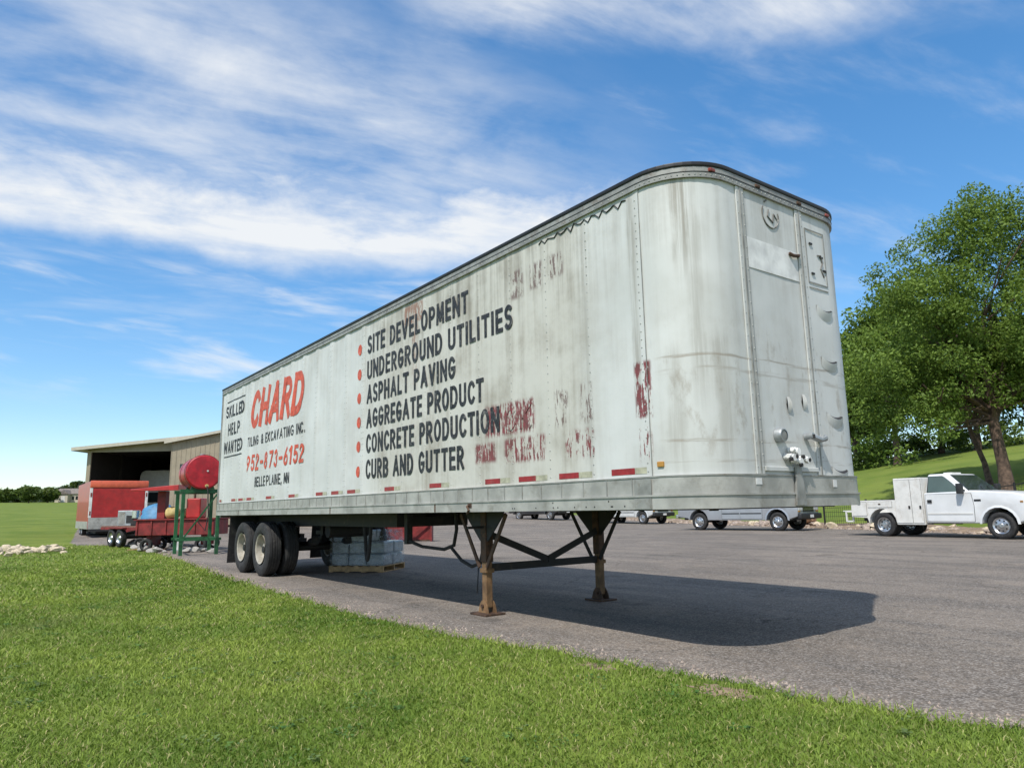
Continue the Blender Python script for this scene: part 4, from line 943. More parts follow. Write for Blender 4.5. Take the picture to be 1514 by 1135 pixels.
    if kind == 'pickup':
        MB().box((end+.05, -hw+.08, zb-.0185), (cab_back-.1, hw-.08, zb-.012)).build('bed_cover', 'black_plastic', t)
        MB().box((end-.16, -hw+.04, .55), (end-.01, hw-.04, .72)).build('rear_bumper', 'chrome', t, bevel=.03)
        for s in (-1, 1): MB().box((end-.012, s*(hw-.10)-.07, .92), (end+.03, s*(hw-.10)+.07, 1.28)).build('tail_lamp', 'lamp_red', t, bevel=.01)
    else:
        # service body: tall cabinet behind the cab, low side packs, work deck
        e = -wb-1.15
        for s in (-1, 1):
            cb = MB().box((cab_back-.98, min(s*.50, s*(hw+.03)), .40), (cab_back-.03, max(s*.50, s*(hw+.03)), 1.93)).build('tall_cabinet', 'white_box', t, bevel=.015)
            for a, b in ((cab_back-.96, cab_back-.42), (cab_back-.40, cab_back-.05)):
                quad_on(t, 'cabinet_seam', 'black_plastic', [(a-.007, s*(hw+.03), .453), (b+.007, s*(hw+.03), .453), (b+.007, s*(hw+.03), 1.877), (a-.007, s*(hw+.03), 1.877)], (0, s, 0), .002)
                dd_ = quad_on(t, 'cabinet_door', 'white_box', [(a, s*(hw+.03), .46), (b, s*(hw+.03), .46), (b, s*(hw+.03), 1.87), (a, s*(hw+.03), 1.87)], (0, s, 0), .014)
                quad_on(dd_, 'latch', 'black_steel', [(b-.10, s*(hw+.048), .92), (b-.04, s*(hw+.048), .92), (b-.04, s*(hw+.048), 1.02), (b-.10, s*(hw+.048), 1.02)], (0, s, 0), .012)
            pk = [(cab_back-.985, .46), (-wb+.56, .46)]+[p for p in arch(-wb, .50, .44) if p[0] < -wb+.56]+[(-wb-.56, .62), (e, .66), (e, 1.22), (cab_back-.985, 1.22)]
            MB().slab(pk, min(s*.60, s*(hw+.02)), max(s*.60, s*(hw+.02))).build('side_pack', 'white_box', t, bevel=.012)
            for a, b, z0, z1 in ((-wb-1.10, -wb-.56, .70, 1.17), (-wb-.5, -wb+.38, .98, 1.17), (-wb+.56, cab_back-1.02, .52, 1.17)):
                if b-a > .12:
                    quad_on(t, 'pack_seam', 'black_plastic', [(a-.007, s*(hw+.02), z0-.007), (b+.007, s*(hw+.02), z0-.007), (b+.007, s*(hw+.02), z1+.007), (a-.007, s*(hw+.02), z1+.007)], (0, s, 0), .002)
                    dd_ = quad_on(t, 'side_pack_door', 'white_box', [(a, s*(hw+.02), z0), (b, s*(hw+.02), z0), (b, s*(hw+.02), z1), (a, s*(hw+.02), z1)], (0, s, 0), .012)
                    quad_on(dd_, 'latch', 'rust_dark', [((a+b)/2-.04, s*(hw+.036), z1-.10), ((a+b)/2+.04, s*(hw+.036), z1-.10), ((a+b)/2+.04, s*(hw+.036), z1-.06), ((a+b)/2-.04, s*(hw+.036), z1-.06)], (0, s, 0), .01)
            st_ = MB()
            for a, b in (((e-.28, s*.90, .84), (e, s*.90, .84)), ((e-.28, s*.90, .50), (e-.0, s*.90, .50)), ((e-.28, s*.90, .48), (e-.28, s*.90, .86)), ((e-.02, s*.90, .48), (e-.02, s*.90, .86))): st_.bar(a, b, .05, .05)
            st_.build('rear_step', 'white_box', t)
        MB().box((e, -.599, .72), (cab_back-.99, .599, .78)).build('work_deck', 'galvanised', t)
        MB().box((e-.005, -.599, .66), (e+.03, .599, 1.1)).build('tailgate', 'white_box', t)
        MB().box((e-.45, -.85, .845), (e-.0, .85, .875)).build('rear_platform', 'white_box', t)
        MB().box((tf-.42, -.28, zr+.002), (tf-.14, .28, zr+.05)).build('roof_beacon', 'white_box', t, bevel=.018)
        MB().box((-wb-1.1, -.40, .5), (cab_back, -.30, .66)).box((-wb-1.1, .30, .5), (cab_back, .40, .66)).build('frame_rail', 'black_plastic', t)
        MB().cyl((cab_back-.2, -.6, .56), (cab_back+.9, -.6, .56), .14, 14).build('fuel_tank', 'black_plastic', t)
    return t
def place(front, rear, hw):
    v = np.array(front[:2])-np.array(rear[:2]); a = math.atan2(v[1], v[0]); nrm = np.array([-math.sin(a), math.cos(a)])
    p = np.array(front[:2])+nrm*(hw-.15); return (p[0], p[1], .013), a
fp, rp = ground_at(1486, 797.5), ground_at(1313, 793)
loc, a = place(fp, rp, .98)
vehicle('service_truck', 'white single cab service truck with tall tool cabinet behind the cab', loc, a, 3.69, 'white_paint', 'service')
fp = ground_at(1153, 785); rp = at(1043, 780, 33.6)
loc, a = place(fp, rp, .98)
vehicle('pickup_truck', 'silver crew cab pickup with black front bumper parked next to the reddish boulder', loc, a, 3.95, 'silver_paint', 'pickup', cab_back=-2.75, doors=2)
f2 = ground_at(938, 774.5); loc2 = (f2[0]+.8, f2[1]+.9, .013)
vehicle('pickup_truck', 'off white crew cab pickup parked between the silver pickup and a charcoal pickup', loc2, a-.12, 3.8, 'pearl_paint', 'pickup', cab_back=-2.7, doors=2)
f3 = at(826, 768, 56)
vehicle('pickup_truck', 'charcoal crew cab pickup at the far end of the parked row', (f3[0], f3[1], hgt(f3[0], f3[1])+.013), a-.05, 3.8, 'charcoal_paint', 'pickup', cab_back=-2.7, doors=2)

# ------------------------------------------------------------------ stones
def rock_mesh(seed, sub=2):
    rr = random.Random(seed); bm = bmesh.new(); bmesh.ops.create_icosphere(bm, subdivisions=sub, radius=1)
    planes = [(Vector((rr.gauss(0, 1), rr.gauss(0, 1), rr.gauss(0, 1))).normalized(), rr.uniform(.45, .85)) for _ in range(9)]
    for v in bm.verts:
        for n_, d_ in planes:
            k = v.co.dot(n_)
            if k > d_: v.co -= n_*(k-d_)
        v.co += Vector((rr.gauss(0, .02), rr.gauss(0, .02), rr.gauss(0, .02)))
    zmin = min(v.co.z for v in bm.verts)
    for v in bm.verts: v.co.z -= zmin
    me = bpy.data.meshes.new('rock'); bm.to_mesh(me); bm.free(); return me
RM = {}
for mt in ('limestone', 'rubble', 'boulder', 'concrete_bit'):
    RM[mt] = []
    for k in range(8):
        me = rock_mesh(k*13+len(mt)); me.materials.append(MATS[mt]); RM[mt].append(me)
def rock(mt, x, y, z, s, label, cat='rock', group=None, name='rock', flat=.65):
    o = bpy.data.objects.new(name, random.choice(RM[mt])); col.objects.link(o); o.location = (x, y, z)
    o.scale = (s*random.uniform(.8, 1.3), s*random.uniform(.7, 1.1), s*random.uniform(.8, 1.1)*flat); o.rotation_euler = (random.uniform(-.15, .15), random.uniform(-.15, .15), random.uniform(0, 6.3))
    return tag(o, label, cat, group)
for k in range(78):
    t = random.random(); px = -40+t*134; py = 817-3.5*t+random.gauss(0, 3.2)*(1-.35*t)
    P = ground_at(px, py); s = random.uniform(.09, .21)
    rock('limestone', P[0], P[1], hgt(P[0], P[1])-.02, s, 'pale limestone rock in the loose row across the lawn', group='limestone rocks on the lawn')
# rubble bank along the far side of the lot
for k in range(285):
    t = random.uniform(-32, 3); s_ = random.uniform(.0, 1.7)
    x = t; y = far_y(t)+.45+s_
    rock('rubble' if random.random() < .72 else 'limestone', x, y, hgt(x, y)-.03, random.choice((random.uniform(.09, .2), random.uniform(.12, .32))), 'broken stone in the rubble bank behind the parked trucks', group='rubble bank stones')
rbx = np.arange(-40, 12, .6); rbm = MB(); ro = (0, .5, 1.2, 2.0, 2.7)
for x in rbx:
    for q_ in ro: yy = far_y(x)+.42+q_+(.25*math.sin(x*1.7)+.15*math.sin(x*4.1) if q_ > 1 else 0); rbm.v.append((x, yy, hgt(x, yy)+(.02 if q_ in (0, 2.7) else .10)-(.05 if q_ == 2.7 else 0)))
rbm.f = [(i*5+j, (i+1)*5+j, (i+1)*5+j+1, i*5+j+1) for i in range(len(rbx)-1) for j in range(4)]
structure(rbm.build('rubble_bed', 'dirt_bare', fix=False, smooth=60))
gv = MB()
for k in range(5000):
    t = random.uniform(-38, 8); y = far_y(t)+.15+random.random()**.8*2.3; s = random.uniform(.04, .13); z = hgt(t, y)
    a = random.random()*6; c = [(t+s*math.cos(a+q*2.1), y+s*math.sin(a+q*2.1), z-.01) for q in range(3)]
    gv.add(c+[(t+random.uniform(-.3, .3)*s, y+random.uniform(-.3, .3)*s, z+s*.9)], [(0, 1, 3), (1, 2, 3), (2, 0, 3)])
tag(stuff(gv.build('rubble_gravel', 'rubble', fix=False)), 'small stone rubble between the larger broken stones', 'rubble')
bd = ground_at(1236, 778)
rock('boulder', bd[0]-1.2, far_y(bd[0]-1.2)+1.0, .1, .72, 'large reddish brown boulder between the silver pickup and the service truck', 'boulder', name='boulder', flat=.8)
rock('boulder', bd[0]-2.6, far_y(bd[0]-2.6)+1.7, .3, .55, 'smaller brown boulder behind the silver pickup', 'boulder', name='boulder', flat=.7)

# ------------------------------------------------------------------ clutter at the far end
VR = math.atan2(CR[1], CR[0])          # heading of the picture's horizontal
def z_at(P): return hgt(P[0], P[1])
# green stand with the red tank
gs = ground_at(266, 822); sr = VR+.55
st = thing('tank_stand', 'green steel stand carrying the red tank', 'stand', (gs[0], gs[1], z_at(gs)+.013), sr)
for x, y in ((0, 0), (1.0, 0), (0, 1.35), (1.0, 1.35)): MB().box((x-.05, y-.05, 0), (x+.05, y+.05, 1.84)).build('leg', 'green_steel', st, bevel=.006)
for y in (0, 1.35): MB().box((-.1, y-.055, 1.841), (1.1, y+.055, 1.95)).build('top_beam', 'green_steel', st)
for y in (0, 1.35): MB().box((-.12, y-.06, .42), (1.12, y-.051, .50)).build('lower_rail', 'green_steel', st)
for x0 in (0, 1.0): MB().bar((x0, .051, .46), (x0, 1.299, .46), .07, .07).build('side_rail', 'green_steel', st)
MB().bar((.06, -.07, .52), (.94, -.07, 1.8), .05, .012, (0, 1, 0)).build('diagonal_brace', 'green_steel', st)
tk = thing('red_tank', 'round red steel fuel tank lying on the green stand', 'tank', (gs[0], gs[1], z_at(gs)+.013+1.953), sr)
ta = Vector((0, 1, 0)); c0 = Vector((.52, -.15, .515))
MB().lathe(c0, ta, [(-.015, .001), (-.015, .30), (-.005, .48), (.03, .515), (1.62, .515), (1.66, .48), (1.67, .001)], 48).build('shell', 'red_tank', tk, smooth=35)
MB().lathe(c0, ta, [(.02, .519), (.02, .526), (.06, .526), (.06, .519)], 48).build('end_band', 'red_tank', tk)
MB().cyl(c0+ta*-.014+Vector((.10, 0, .03)), c0+ta*-.035+Vector((.10, 0, .03)), .028, 12).build('plug', 'sticker', tk)
MB().cyl(c0+ta*-.014+Vector((.09, 0, -.42)), c0+ta*-.06+Vector((.09, 0, -.42)), .05, 12).build('drain_valve', 'yellow_bag', tk)
MB().cyl(c0+ta*.5+Vector((0, 0, .50)), c0+ta*.5+Vector((0, 0, .58)), .07, 14).build('filler_cap', 'galvanised', tk)
for q in (.12, 1.25):
    cc = c0+ta*q; MB().slab([(-.34, 0.0), (.34, 0.0), (.30, .10), (.12, .022), (-.12, .022), (-.30, .10)], -.03, .03).build('saddle', 'green_steel', tk).location = (cc.x, cc.y, .0)
for q in (.25, 1.2): MB().lathe(c0, ta, [(q, .517), (q, .522), (q+.05, .522), (q+.05, .517)], 40).build('strap', 'rust_dark', tk)
MB().tube([c0+ta*-.05+Vector((.09, 0, -.42)), c0+ta*-.12+Vector((.12, 0, -.6)), c0+ta*-.14+Vector((.16, 0, -1.3)), c0+ta*-.08+Vector((.10, 0, -1.75)), c0+ta*.05+Vector((-.08, 0, -1.5))], .018, 8).build('fuel_hose', 'rubber', tk, smooth=60)
# dark red machine with a canopy, in front of the flatbed
mg = ground_at(240, 814); m_ = thing('red_machine', 'dark red paving machine with a flat canopy on one post', 'machine', (mg[0], mg[1], z_at(mg)+.013), VR-.05)
MB().box((-.72, -.5, .52), (2.0, .62, 1.03)).build('hopper_body', 'red_machine', m_, bevel=.02)
for k in range(6): MB().box((-.68+k*.5, -.535, .54), (-.63+k*.5, -.501, 1.01)).build('side_stiffener', 'red_machine', m_)
MB().box((-.77, -.56, 1.031), (2.05, .66, 1.075)).build('rim_flange', 'red_machine', m_)
MB().box((-.22, -.12, 1.076), (.06, .14, 2.02)).build('canopy_post', 'red_machine', m_, bevel=.01)
MB().hexa([(-.95, -.6, 2.021), (.75, -.6, 2.021), (.75, .6, 2.06), (-.95, .6, 2.06), (-.92, -.6, 2.09), (.75, -.6, 2.21), (.75, .6, 2.24), (-.92, .6, 2.12)]).build('canopy', 'red_paint', m_, bevel=.015)
MB().box((.85, -.2, 1.076), (1.35, .3, 1.75)).build('engine_cover', 'red_paint', m_, bevel=.04)
MB().tube([(1.1, -.1, 1.74), (1.1, -.1, 2.05), (1.16, -.12, 2.12)], .04, 10).build('exhaust', 'rust_dark', m_)
for x in (-.35, 1.55):
    for y in (-.42, .5): MB().lathe((x, y, .21), (0, 1, 0), tyre_prof(.21, .16, .11), 24).build('tyre', 'rubber', m_, smooth=35)
    MB().box((x-.06, -.32, .18), (x+.06, .4, .519)).build('axle_frame', 'red_machine', m_)
for (x, y, s, lab) in ((.35, -.1, .26, 'yellow sack on the rim of the dark red machine beside its canopy post'), (.62, .3, .22, 'yellow sack wedged against the engine cover of the dark red machine')):
    Pm = Matrix.Rotation(VR-.05, 4, 'Z') @ Vector((x, y, 0))
    bm_ = MB(); n = 12
    for j in range(7):
        ph = math.pi*j/6
        for i in range(n): th = 2*math.pi*i/n; bm_.v.append((s*1.35*math.sin(ph)**.6*math.cos(th), s*math.sin(ph)**.6*math.sin(th), s*.75-s*.75*math.cos(ph)*(1+.12*math.sin(3*th))))
    bm_.f = [(j*n+i, j*n+(i+1) % n, (j+1)*n+(i+1) % n, (j+1)*n+i) for j in range(6) for i in range(n)]
    o = bm_.build('sack', 'yellow_bag', smooth=60); o.location = (mg[0]+Pm.x, mg[1]+Pm.y, z_at(mg)+.013+1.07); tag(o, lab, 'sack')
# flatbed trailer beyond it
fg = ground_at(168, 808.5); fyaw = VR-.72
fb = thing('flatbed_trailer', 'low flatbed trailer with wooden deck and tandem wheels', 'trailer', (fg[0], fg[1], z_at(fg)+.013), fyaw)
MB().box((-1.5, .0, .66), (3.2, 2.1, .755)).build('deck_frame', 'red_machine', fb)
for k in range(12): MB().box((-1.5, .02+k*.173, .756), (3.2, .02+k*.173+.165, .80)).build('deck_plank', 'deck_wood', fb)
for x in (-.1, .72):
    MB().cyl((x, .1, .34), (x, 2.0, .34), .04, 10).build('axle', 'black_steel', fb)
    for y, s in ((-.02, -1), (2.12, 1)):
        t_ = MB().lathe((x, y, .345), (0, 1, 0), tyre_prof(.345, .22, .2), 28).build('tyre', 'rubber', fb, smooth=35)
        MB().lathe((x, y, .345), (0, 1, 0), [(.08*s, .2), (.05*s, .18), (.03*s, .1), (.07*s, .07), (.08*s, .001)], 20).build('rim', 'rim_steel', t_, smooth=35)
MB().box((-.55, -.16, .705), (1.17, -.001, .74)).build('mudguard', 'red_machine', fb)
for y in (.5, 1.6): MB().bar((-1.5, y, .68), (-2.7, 1.05, .46), .09, .1).build('drawbar', 'red_machine', fb)
MB().bar((-2.5, 1.05, .44), (-2.5, 1.05, 0), .07, .07).build('jack_leg', 'black_steel', fb)
def on_bed(x, y): 
    v = Matrix.Rotation(fyaw, 4, 'Z') @ Vector((x, y, 0)); return (fg[0]+v.x, fg[1]+v.y, z_at(fg)+.013+.801)
gbx = thing('metal_box', 'grey metal equipment box on the flatbed deck', 'box', on_bed(.15, .42), VR)
MB().box((-.28, -.3, 0), (.32, .3, .60)).build('cabinet', 'galvanised', gbx, bevel=.02)
MB().box((-.24, -.306, .06), (.02, -.3005, .54)).build('door', 'rail_grey', gbx); MB().box((.07, -.306, .10), (.28, -.3005, .40)).build('vent_panel', 'black_plastic', gbx)
eng = thing('small_engine', 'shiny small engine with air cleaner on the flatbed beside the metal box', 'engine', on_bed(.95, .5), VR)
MB().box((-.22, -.2, 0), (.25, .2, .3)).build('crankcase', 'black_steel', eng, bevel=.03); MB().cyl((-.05, -.12, .3), (-.05, -.12, .58), .15, 18).build('air_cleaner', 'chrome', eng, smooth=40); MB().cyl((.18, -.22, .2), (.18, -.05, .2), .13, 16).build('flywheel_cover', 'galvanised', eng, smooth=40)
MB().tube([(.2, .05, .28), (.24, .05, .45), (.36, .0, .5)], .03, 8).build('muffler_pipe', 'chrome', eng)
tp = MB(); n = 14
for j in range(8):
    ph = math.pi/2*j/7
    for i in range(n):
        th = 2*math.pi*i/n; k = 1+.16*math.sin(3*th+j)+.08*math.sin(7*th-j); tp.v.append((.68*math.cos(ph)**.7*math.cos(th)*k, .5*math.cos(ph)**.7*math.sin(th)*k, .78*math.sin(ph)*(1+.1*math.sin(2*th))))
tp.f = [(j*n+i, j*n+(i+1) % n, (j+1)*n+(i+1) % n, (j+1)*n+i) for j in range(7) for i in range(n)]
o = tp.build('tarp_bundle', 'blue_tarp', smooth=70); o.location = on_bed(1.95, .85); o.rotation_euler = (0, 0, VR); tag(o, 'blue tarp thrown over a heap on the flatbed', 'tarp')
# scrap on the asphalt between the flatbed and the stand
for k, (px, py, s) in enumerate(((196, 806, .2), (203, 810, .26), (211, 812, .22), (218, 807, .18), (206, 803, .24), (226, 811, .16), (236, 809, .14), (191, 807, .16), (246, 811, .17), (283, 812, .2), (296, 809, .22), (305, 812, .16), (198, 813, .2), (208, 815, .15), (216, 815, .22), (225, 816, .17), (233, 817, .2), (243, 817, .13), (276, 817, .18), (289, 817, .2), (300, 816, .15), (312, 817, .18))):
    P = ground_at(px, py); rock('concrete_bit', P[0], P[1], z_at(P)+.005, s, 'grey lump of broken concrete by the scrap heap under the red machine', 'concrete', 'broken concrete lumps', 'concrete_lump')
for k, (pa, pb, lab) in enumerate((((224, 806), (240, 792), 'white pipe leaning on the dark red machine'), ((190, 808), (207, 799), 'grey pipe lying across the concrete lumps'))):
    P = ground_at(*pa); Q = P+(CR*((pb[0]-pa[0])*.0235))+np.array([0, 0, (pa[1]-pb[1])*.0235])
    o = MB().tube([tuple(P+np.array([0, 0, .04])), tuple((P+Q)/2+np.array([0, 0, .05])), tuple(Q+np.array([0, 0, .04]))], .035, 8).build('pipe', 'sticker' if k == 0 else 'galvanised', smooth=50); tag(o, lab, 'pipe')
for k, (pa, ln, ang, mt, lab) in enumerate((((214, 813.5), 1.1, .5, 'pallet_wood', 'weathered board lying by the concrete lumps near the flatbed wheels'), ((229, 815.5), .9, -.3, 'rust_dark', 'rusty steel angle lying among the concrete lumps'), ((283, 815), 1.3, .15, 'galvanised', 'grey metal strip lying under the green stand'))):
    P = ground_at(*pa); h_ = ln/2; a_ = VR+ang
    o = MB().bar((-h_, 0, .0), (h_, 0, .05), .11, .035).build('scrap_piece', mt); o.location = (P[0], P[1], z_at(P)+.04); o.rotation_euler = (0, 0, a_); tag(o, lab, 'scrap')
P = ground_at(206, 811.5); o = MB().lathe((P[0], P[1], .2+z_at(P)+.013), (CR[0]*.4-.6, CR[1]*.4-.2, 0), tyre_prof(.2, .15, .1), 24).build('loose_tyre', 'rubber', smooth=35); tag(o, 'small loose black tyre standing among the concrete lumps', 'tyre')
P = ground_at(262, 815)
bk = thing('plastic_bucket', 'white plastic bucket by the green stand leg', 'bucket', (P[0]-.3, P[1]+.1, z_at(P)+.013))
MB().lathe((0, 0, 0), (0, 0, 1), [(.0, .001), (.0, .13), (.34, .155), (.36, .165), (.36, .15), (.03, .125)], 20).build('shell', 'sticker', bk, smooth=40)
MB().tube([(.16*math.cos(R(a)), .02, .34+.1*math.sin(R(a))) for a in range(0, 181, 20)], .006, 5).build('handle', 'galvanised', bk)
# red enclosed cargo trailer
eg = ground_at(172, 794); er = ray(172, 760); ea = math.atan2(er[1], er[0])+R(7)-math.pi/2
et = thing('cargo_trailer', 'red enclosed cargo trailer with silver lower band in front of the open barn', 'trailer', (eg[0], eg[1], z_at(eg)+.013), ea)
hw = 1.30; zb, zt = .42, 2.78
MB().box((-hw, .05, zb), (hw, 6.2, zt)).build('body', 'red_paint', et, bevel=.03)
MB().box((-hw+.13, -.004, .98), (hw-.13, .046, 2.42)).build('ramp_door', 'red_paint', et, bevel=.008)
MB().box((-hw+.01, -.012, zb), (hw-.01, .046, .975)).build('lower_band', 'rail_alu', et, bevel=.006)
MB().box((-hw-.01, -.03, 2.45), (hw+.01, .05, 2.80)).build('header', 'red_sunlit', et, bevel=.05, smooth=40)
for s in (-1, 1):
    MB().box((min(s*(hw-.12), s*(hw+.006)), -.008, .98), (max(s*(hw-.12), s*(hw+.006)), .06, 2.44)).build('corner_post', 'sticker', et, bevel=.006)
    MB().box((min(s*(hw+.002), s*(hw+.012)), .1, zb), (max(s*(hw+.002), s*(hw+.012)), 6.1, .8)).build('side_band', 'rail_alu', et)
    for k in range(2): MB().box((s*(hw-.06)-.03, -.02, 1.1+k*.9), (s*(hw-.06)+.03, -.009, 1.3+k*.9)).build('tail_lamp', 'lamp_red', et)
    for y in (3.2, 4.05):
        t_ = MB().lathe((s*(hw-.14), y, .34), (1, 0, 0), tyre_prof(.34, .22, .2), 28).build('tyre', 'rubber', et, smooth=35)
        MB().lathe((s*(hw-.14), y, .34), (1, 0, 0), [(.09*s, .2), (.06*s, .18), (.04*s, .1), (.08*s, .07), (.09*s, .001)], 20).build('rim', 'rim_steel', t_, smooth=35)
MB().box((-hw+.05, 0, .30), (hw-.05, .12, zb-.001)).build('rear_bumper', 'black_steel', et)
MB().box((-.9, .3, .2), (.9, 6.0, zb-.002)).build('chassis', 'black_steel', et)
MB().bar((-.5, 6.1, .4), (0, 7.3, .4), .09, .1).build('drawbar', 'black_steel', et); MB().bar((.5, 6.1, .4), (0, 7.3, .4), .09, .1).build('drawbar', 'black_steel', et)
MB().bar((0, 7.1, .38), (0, 7.1, 0), .07, .07).build('jack_leg', 'black_steel', et)
# red grader blade seen below the trailer
rg = ground_at(621, 800); rb = thing('red_box_blade', 'red steel box blade with A frame hitch parked on the open lot', 'implement', (rg[0], rg[1], z_at(rg)+.013), VR)
MB().slab([(-1.4, .05), (.52, .05), (.52, .70), (-1.4, .70)], 0, .05).build('back_plate', 'red_machine', rb)
for x in (-1.4, .47): MB().slab([(x, 0), (x+.05, 0), (x+.05, .74), (x, .74)], -.55, -.001).build('end_plate', 'red_machine', rb)
MB().bar((-1.38, -.5, .66), (.5, -.5, .66), .09, .09).build('tool_bar', 'red_machine', rb)
for x in (-1.0, -.2): MB().bar((x, -.5, .70), (-.55, -.75, 1.28), .05, .07).build('hitch_arm', 'red_machine', rb)
MB().bar((-.55, -.75, 1.28), (.45, -.05, .70), .04, .07).build('hitch_stay', 'red_machine', rb)
MB().slab([(-1.4, 0), (.52, 0), (.52, .0495), (-1.4, .0495)], -.01, .03).build('cutting_edge', 'rust_dark', rb)

# ------------------------------------------------------------------ barn
b0 = at(127, 700, 48.); bz = .50; bl = (b0[0], b0[1], bz)
barn = thing('machine_shed', 'tan metal sided machine shed with a wide open doorway and cream roof trim', 'building', bl, VR+.02)
DP = 16.; WD = 18.
def roof_z(s): return 5.28+.085*s if s < 11 else 5.28+.085*11-.085*(s-11)
P0 = 6.2                                         # where the projecting section starts
op0, op1, otop = .25, P0-.15, 5.0
fl_ = MB().box((.12, .1, .02), (WD-.1, DP-.1, .06)).build('slab', 'barn_floor', barn)
MB().box((0, 0, 0), (op0, .12, 5.29)).build('front_wall', 'siding_tan', barn)
MB().hexa([(op0, 0, otop), (P0, 0, otop), (P0, .12, otop), (op0, .12, otop), (op0, 0, roof_z(op0)), (P0, 0, roof_z(P0)), (P0, .12, roof_z(P0)), (op0, .12, roof_z(op0))]).build('door_header', 'siding_tan', barn)
for x in (op0-.1, op1+.02): MB().box((x, -.03, 0), (x+.12, -.001, otop+.1)).build('door_jamb', 'siding_tan', barn)
MB().box((op0+.025, -.03, otop-.02), (op1+.015, -.001, otop+.1)).build('door_head_trim', 'siding_tan', barn)
MB().box((0, .121, 0), (.12, DP, 5.27)).build('side_wall', 'siding_tan', barn); MB().box((WD-.12, 0, 0), (WD, DP, roof_z(WD)-.02)).build('side_wall', 'siding_tan', barn)
MB().slab([(.12, 0), (WD-.12, 0), (WD-.12, roof_z(WD)-.03), (11, roof_z(11)-.03), (.12, 5.24)], DP-.12, DP-.001).build('back_wall', 'barn_inside_shade', barn)
rf = MB(); 
rf.add([(-.75, -.6, roof_z(-.75)), (11, -.6, roof_z(11)), (11, DP+.4, roof_z(11)), (-.75, DP+.4, roof_z(-.75)), (-.75, -.6, roof_z(-.75)+.06), (11, -.6, roof_z(11)+.06), (11, DP+.4, roof_z(11)+.06), (-.75, DP+.4, roof_z(-.75)+.06)], [(0, 3, 2, 1), (4, 5, 6, 7), (0, 1, 5, 4), (1, 2, 6, 5), (2, 3, 7, 6), (3, 0, 4, 7)])
rf.build('roof', 'barn_roof', barn)
MB().hexa([(11.002, -.6, roof_z(11)), (WD+.6, -.6, roof_z(WD+.6)), (WD+.6, DP+.4, roof_z(WD+.6)), (11.002, DP+.4, roof_z(11)), (11.002, -.6, roof_z(11)+.06), (WD+.6, -.6, roof_z(WD+.6)+.06), (WD+.6, DP+.4, roof_z(WD+.6)+.06), (11.002, DP+.4, roof_z(11)+.06)]).build('roof', 'barn_roof', barn)
def rake(s0, s1, z0, z1, y, name='rake_trim', hh=.20): MB().hexa([(s0, y-.04, z0-hh), (s1, y-.04, z1-hh), (s1, y, z1-hh), (s0, y, z0-hh), (s0, y-.04, z0+.02), (s1, y-.04, z1+.02), (s1, y, z1+.02), (s0, y, z0+.02)]).build(name, 'trim_cream', barn)
rake(-.75, 11, roof_z(-.75)+.05, roof_z(11)+.05, -.601)
MB().box((-.76, -.59, roof_z(-.75)-.16), (-.70, DP+.4, roof_z(-.75)-.002)).build('eave_fascia', 'trim_cream', barn)
MB().box((-.69, -.59, roof_z(-.75)-.10), (-.001, DP+.3, roof_z(-.75)-.07)).build('soffit', 'trim_cream', barn)
# projecting section, vertical ribbed sheets
PY = -1.3; RS, RT, RE = 5.5, 6.55, 12.0
def gz(s): return RS+(RT-RS)*(1-abs(s-RE)/(RE-P0))
s = P0; k = 0
while s < 2*RE-P0-.05:
    e_ = min(s+.62, 2*RE-P0); lo = 0.
    segs = [(0., None)]
    if 6.8 <= s and e_ <= 8.1: segs = [(0., 3.2), (4.0, None)]
    for a_, b_ in segs:
        z1 = gz(s) if b_ is None else b_; z2 = gz(e_) if b_ is None else b_
        MB().hexa([(s+.004, PY, a_), (e_-.004, PY, a_), (e_-.004, PY+.03, a_), (s+.004, PY+.03, a_), (s+.004, PY, z1), (e_-.004, PY, z2), (e_-.004, PY+.03, z2), (s+.004, PY+.03, z1)]).build('siding_sheet', 'siding_tan', barn)
        for q in (.0, .31):
            zz_ = z1+(z2-z1)*(q/.62)
            MB().hexa([(s+q+.01, PY-.022, a_), (s+q+.045, PY-.022, a_), (s+q+.065, PY-.0005, a_), (s+q-.005, PY-.0005, a_), (s+q+.01, PY-.022, zz_-.03), (s+q+.045, PY-.022, zz_-.03), (s+q+.065, PY-.0005, zz_-.03), (s+q-.005, PY-.0005, zz_-.03)]).build('siding_rib', 'siding_tan', barn)
    s = e_
MB().box((P0, PY+.031, 0), (P0+.03, -.001, RS-.05)).build('return_wall', 'siding_tan', barn); MB().box((2*RE-P0-.03, PY+.031, 0), (2*RE-P0, 0, RS-.05)).build('return_wall', 'siding_tan', barn)
MB().box((6.6, PY+.04, 3.1), (8.2, PY+.07, 4.1)).build('window', 'glass_dark', barn)
for s0, s1 in ((P0-.35, RE), (RE+.002, 2*RE-P0+.35)):
    MB().hexa([(s0, PY-.3, gz(s0)+.02), (s1, PY-.3, gz(s1)+.02), (s1, 1.5, gz(s1)+.02), (s0, 1.5, gz(s0)+.02), (s0, PY-.3, gz(s0)+.08), (s1, PY-.3, gz(s1)+.08), (s1, 1.5, gz(s1)+.08), (s0, 1.5, gz(s0)+.08)]).build('porch_roof', 'barn_roof', barn)
    rake(s0, s1, gz(s0)+.06, gz(s1)+.06, PY-.301, hh=.16)
MB().box((.121, .13, .061), (.15, DP-.13, 5.1)).build('shade_lining', 'barn_inside_shade', barn); MB().box((WD-.15, .13, .061), (WD-.121, DP-.13, 4.9)).build('shade_lining', 'barn_inside_shade', barn)  # dark sheets added so the interior reads as deep shade
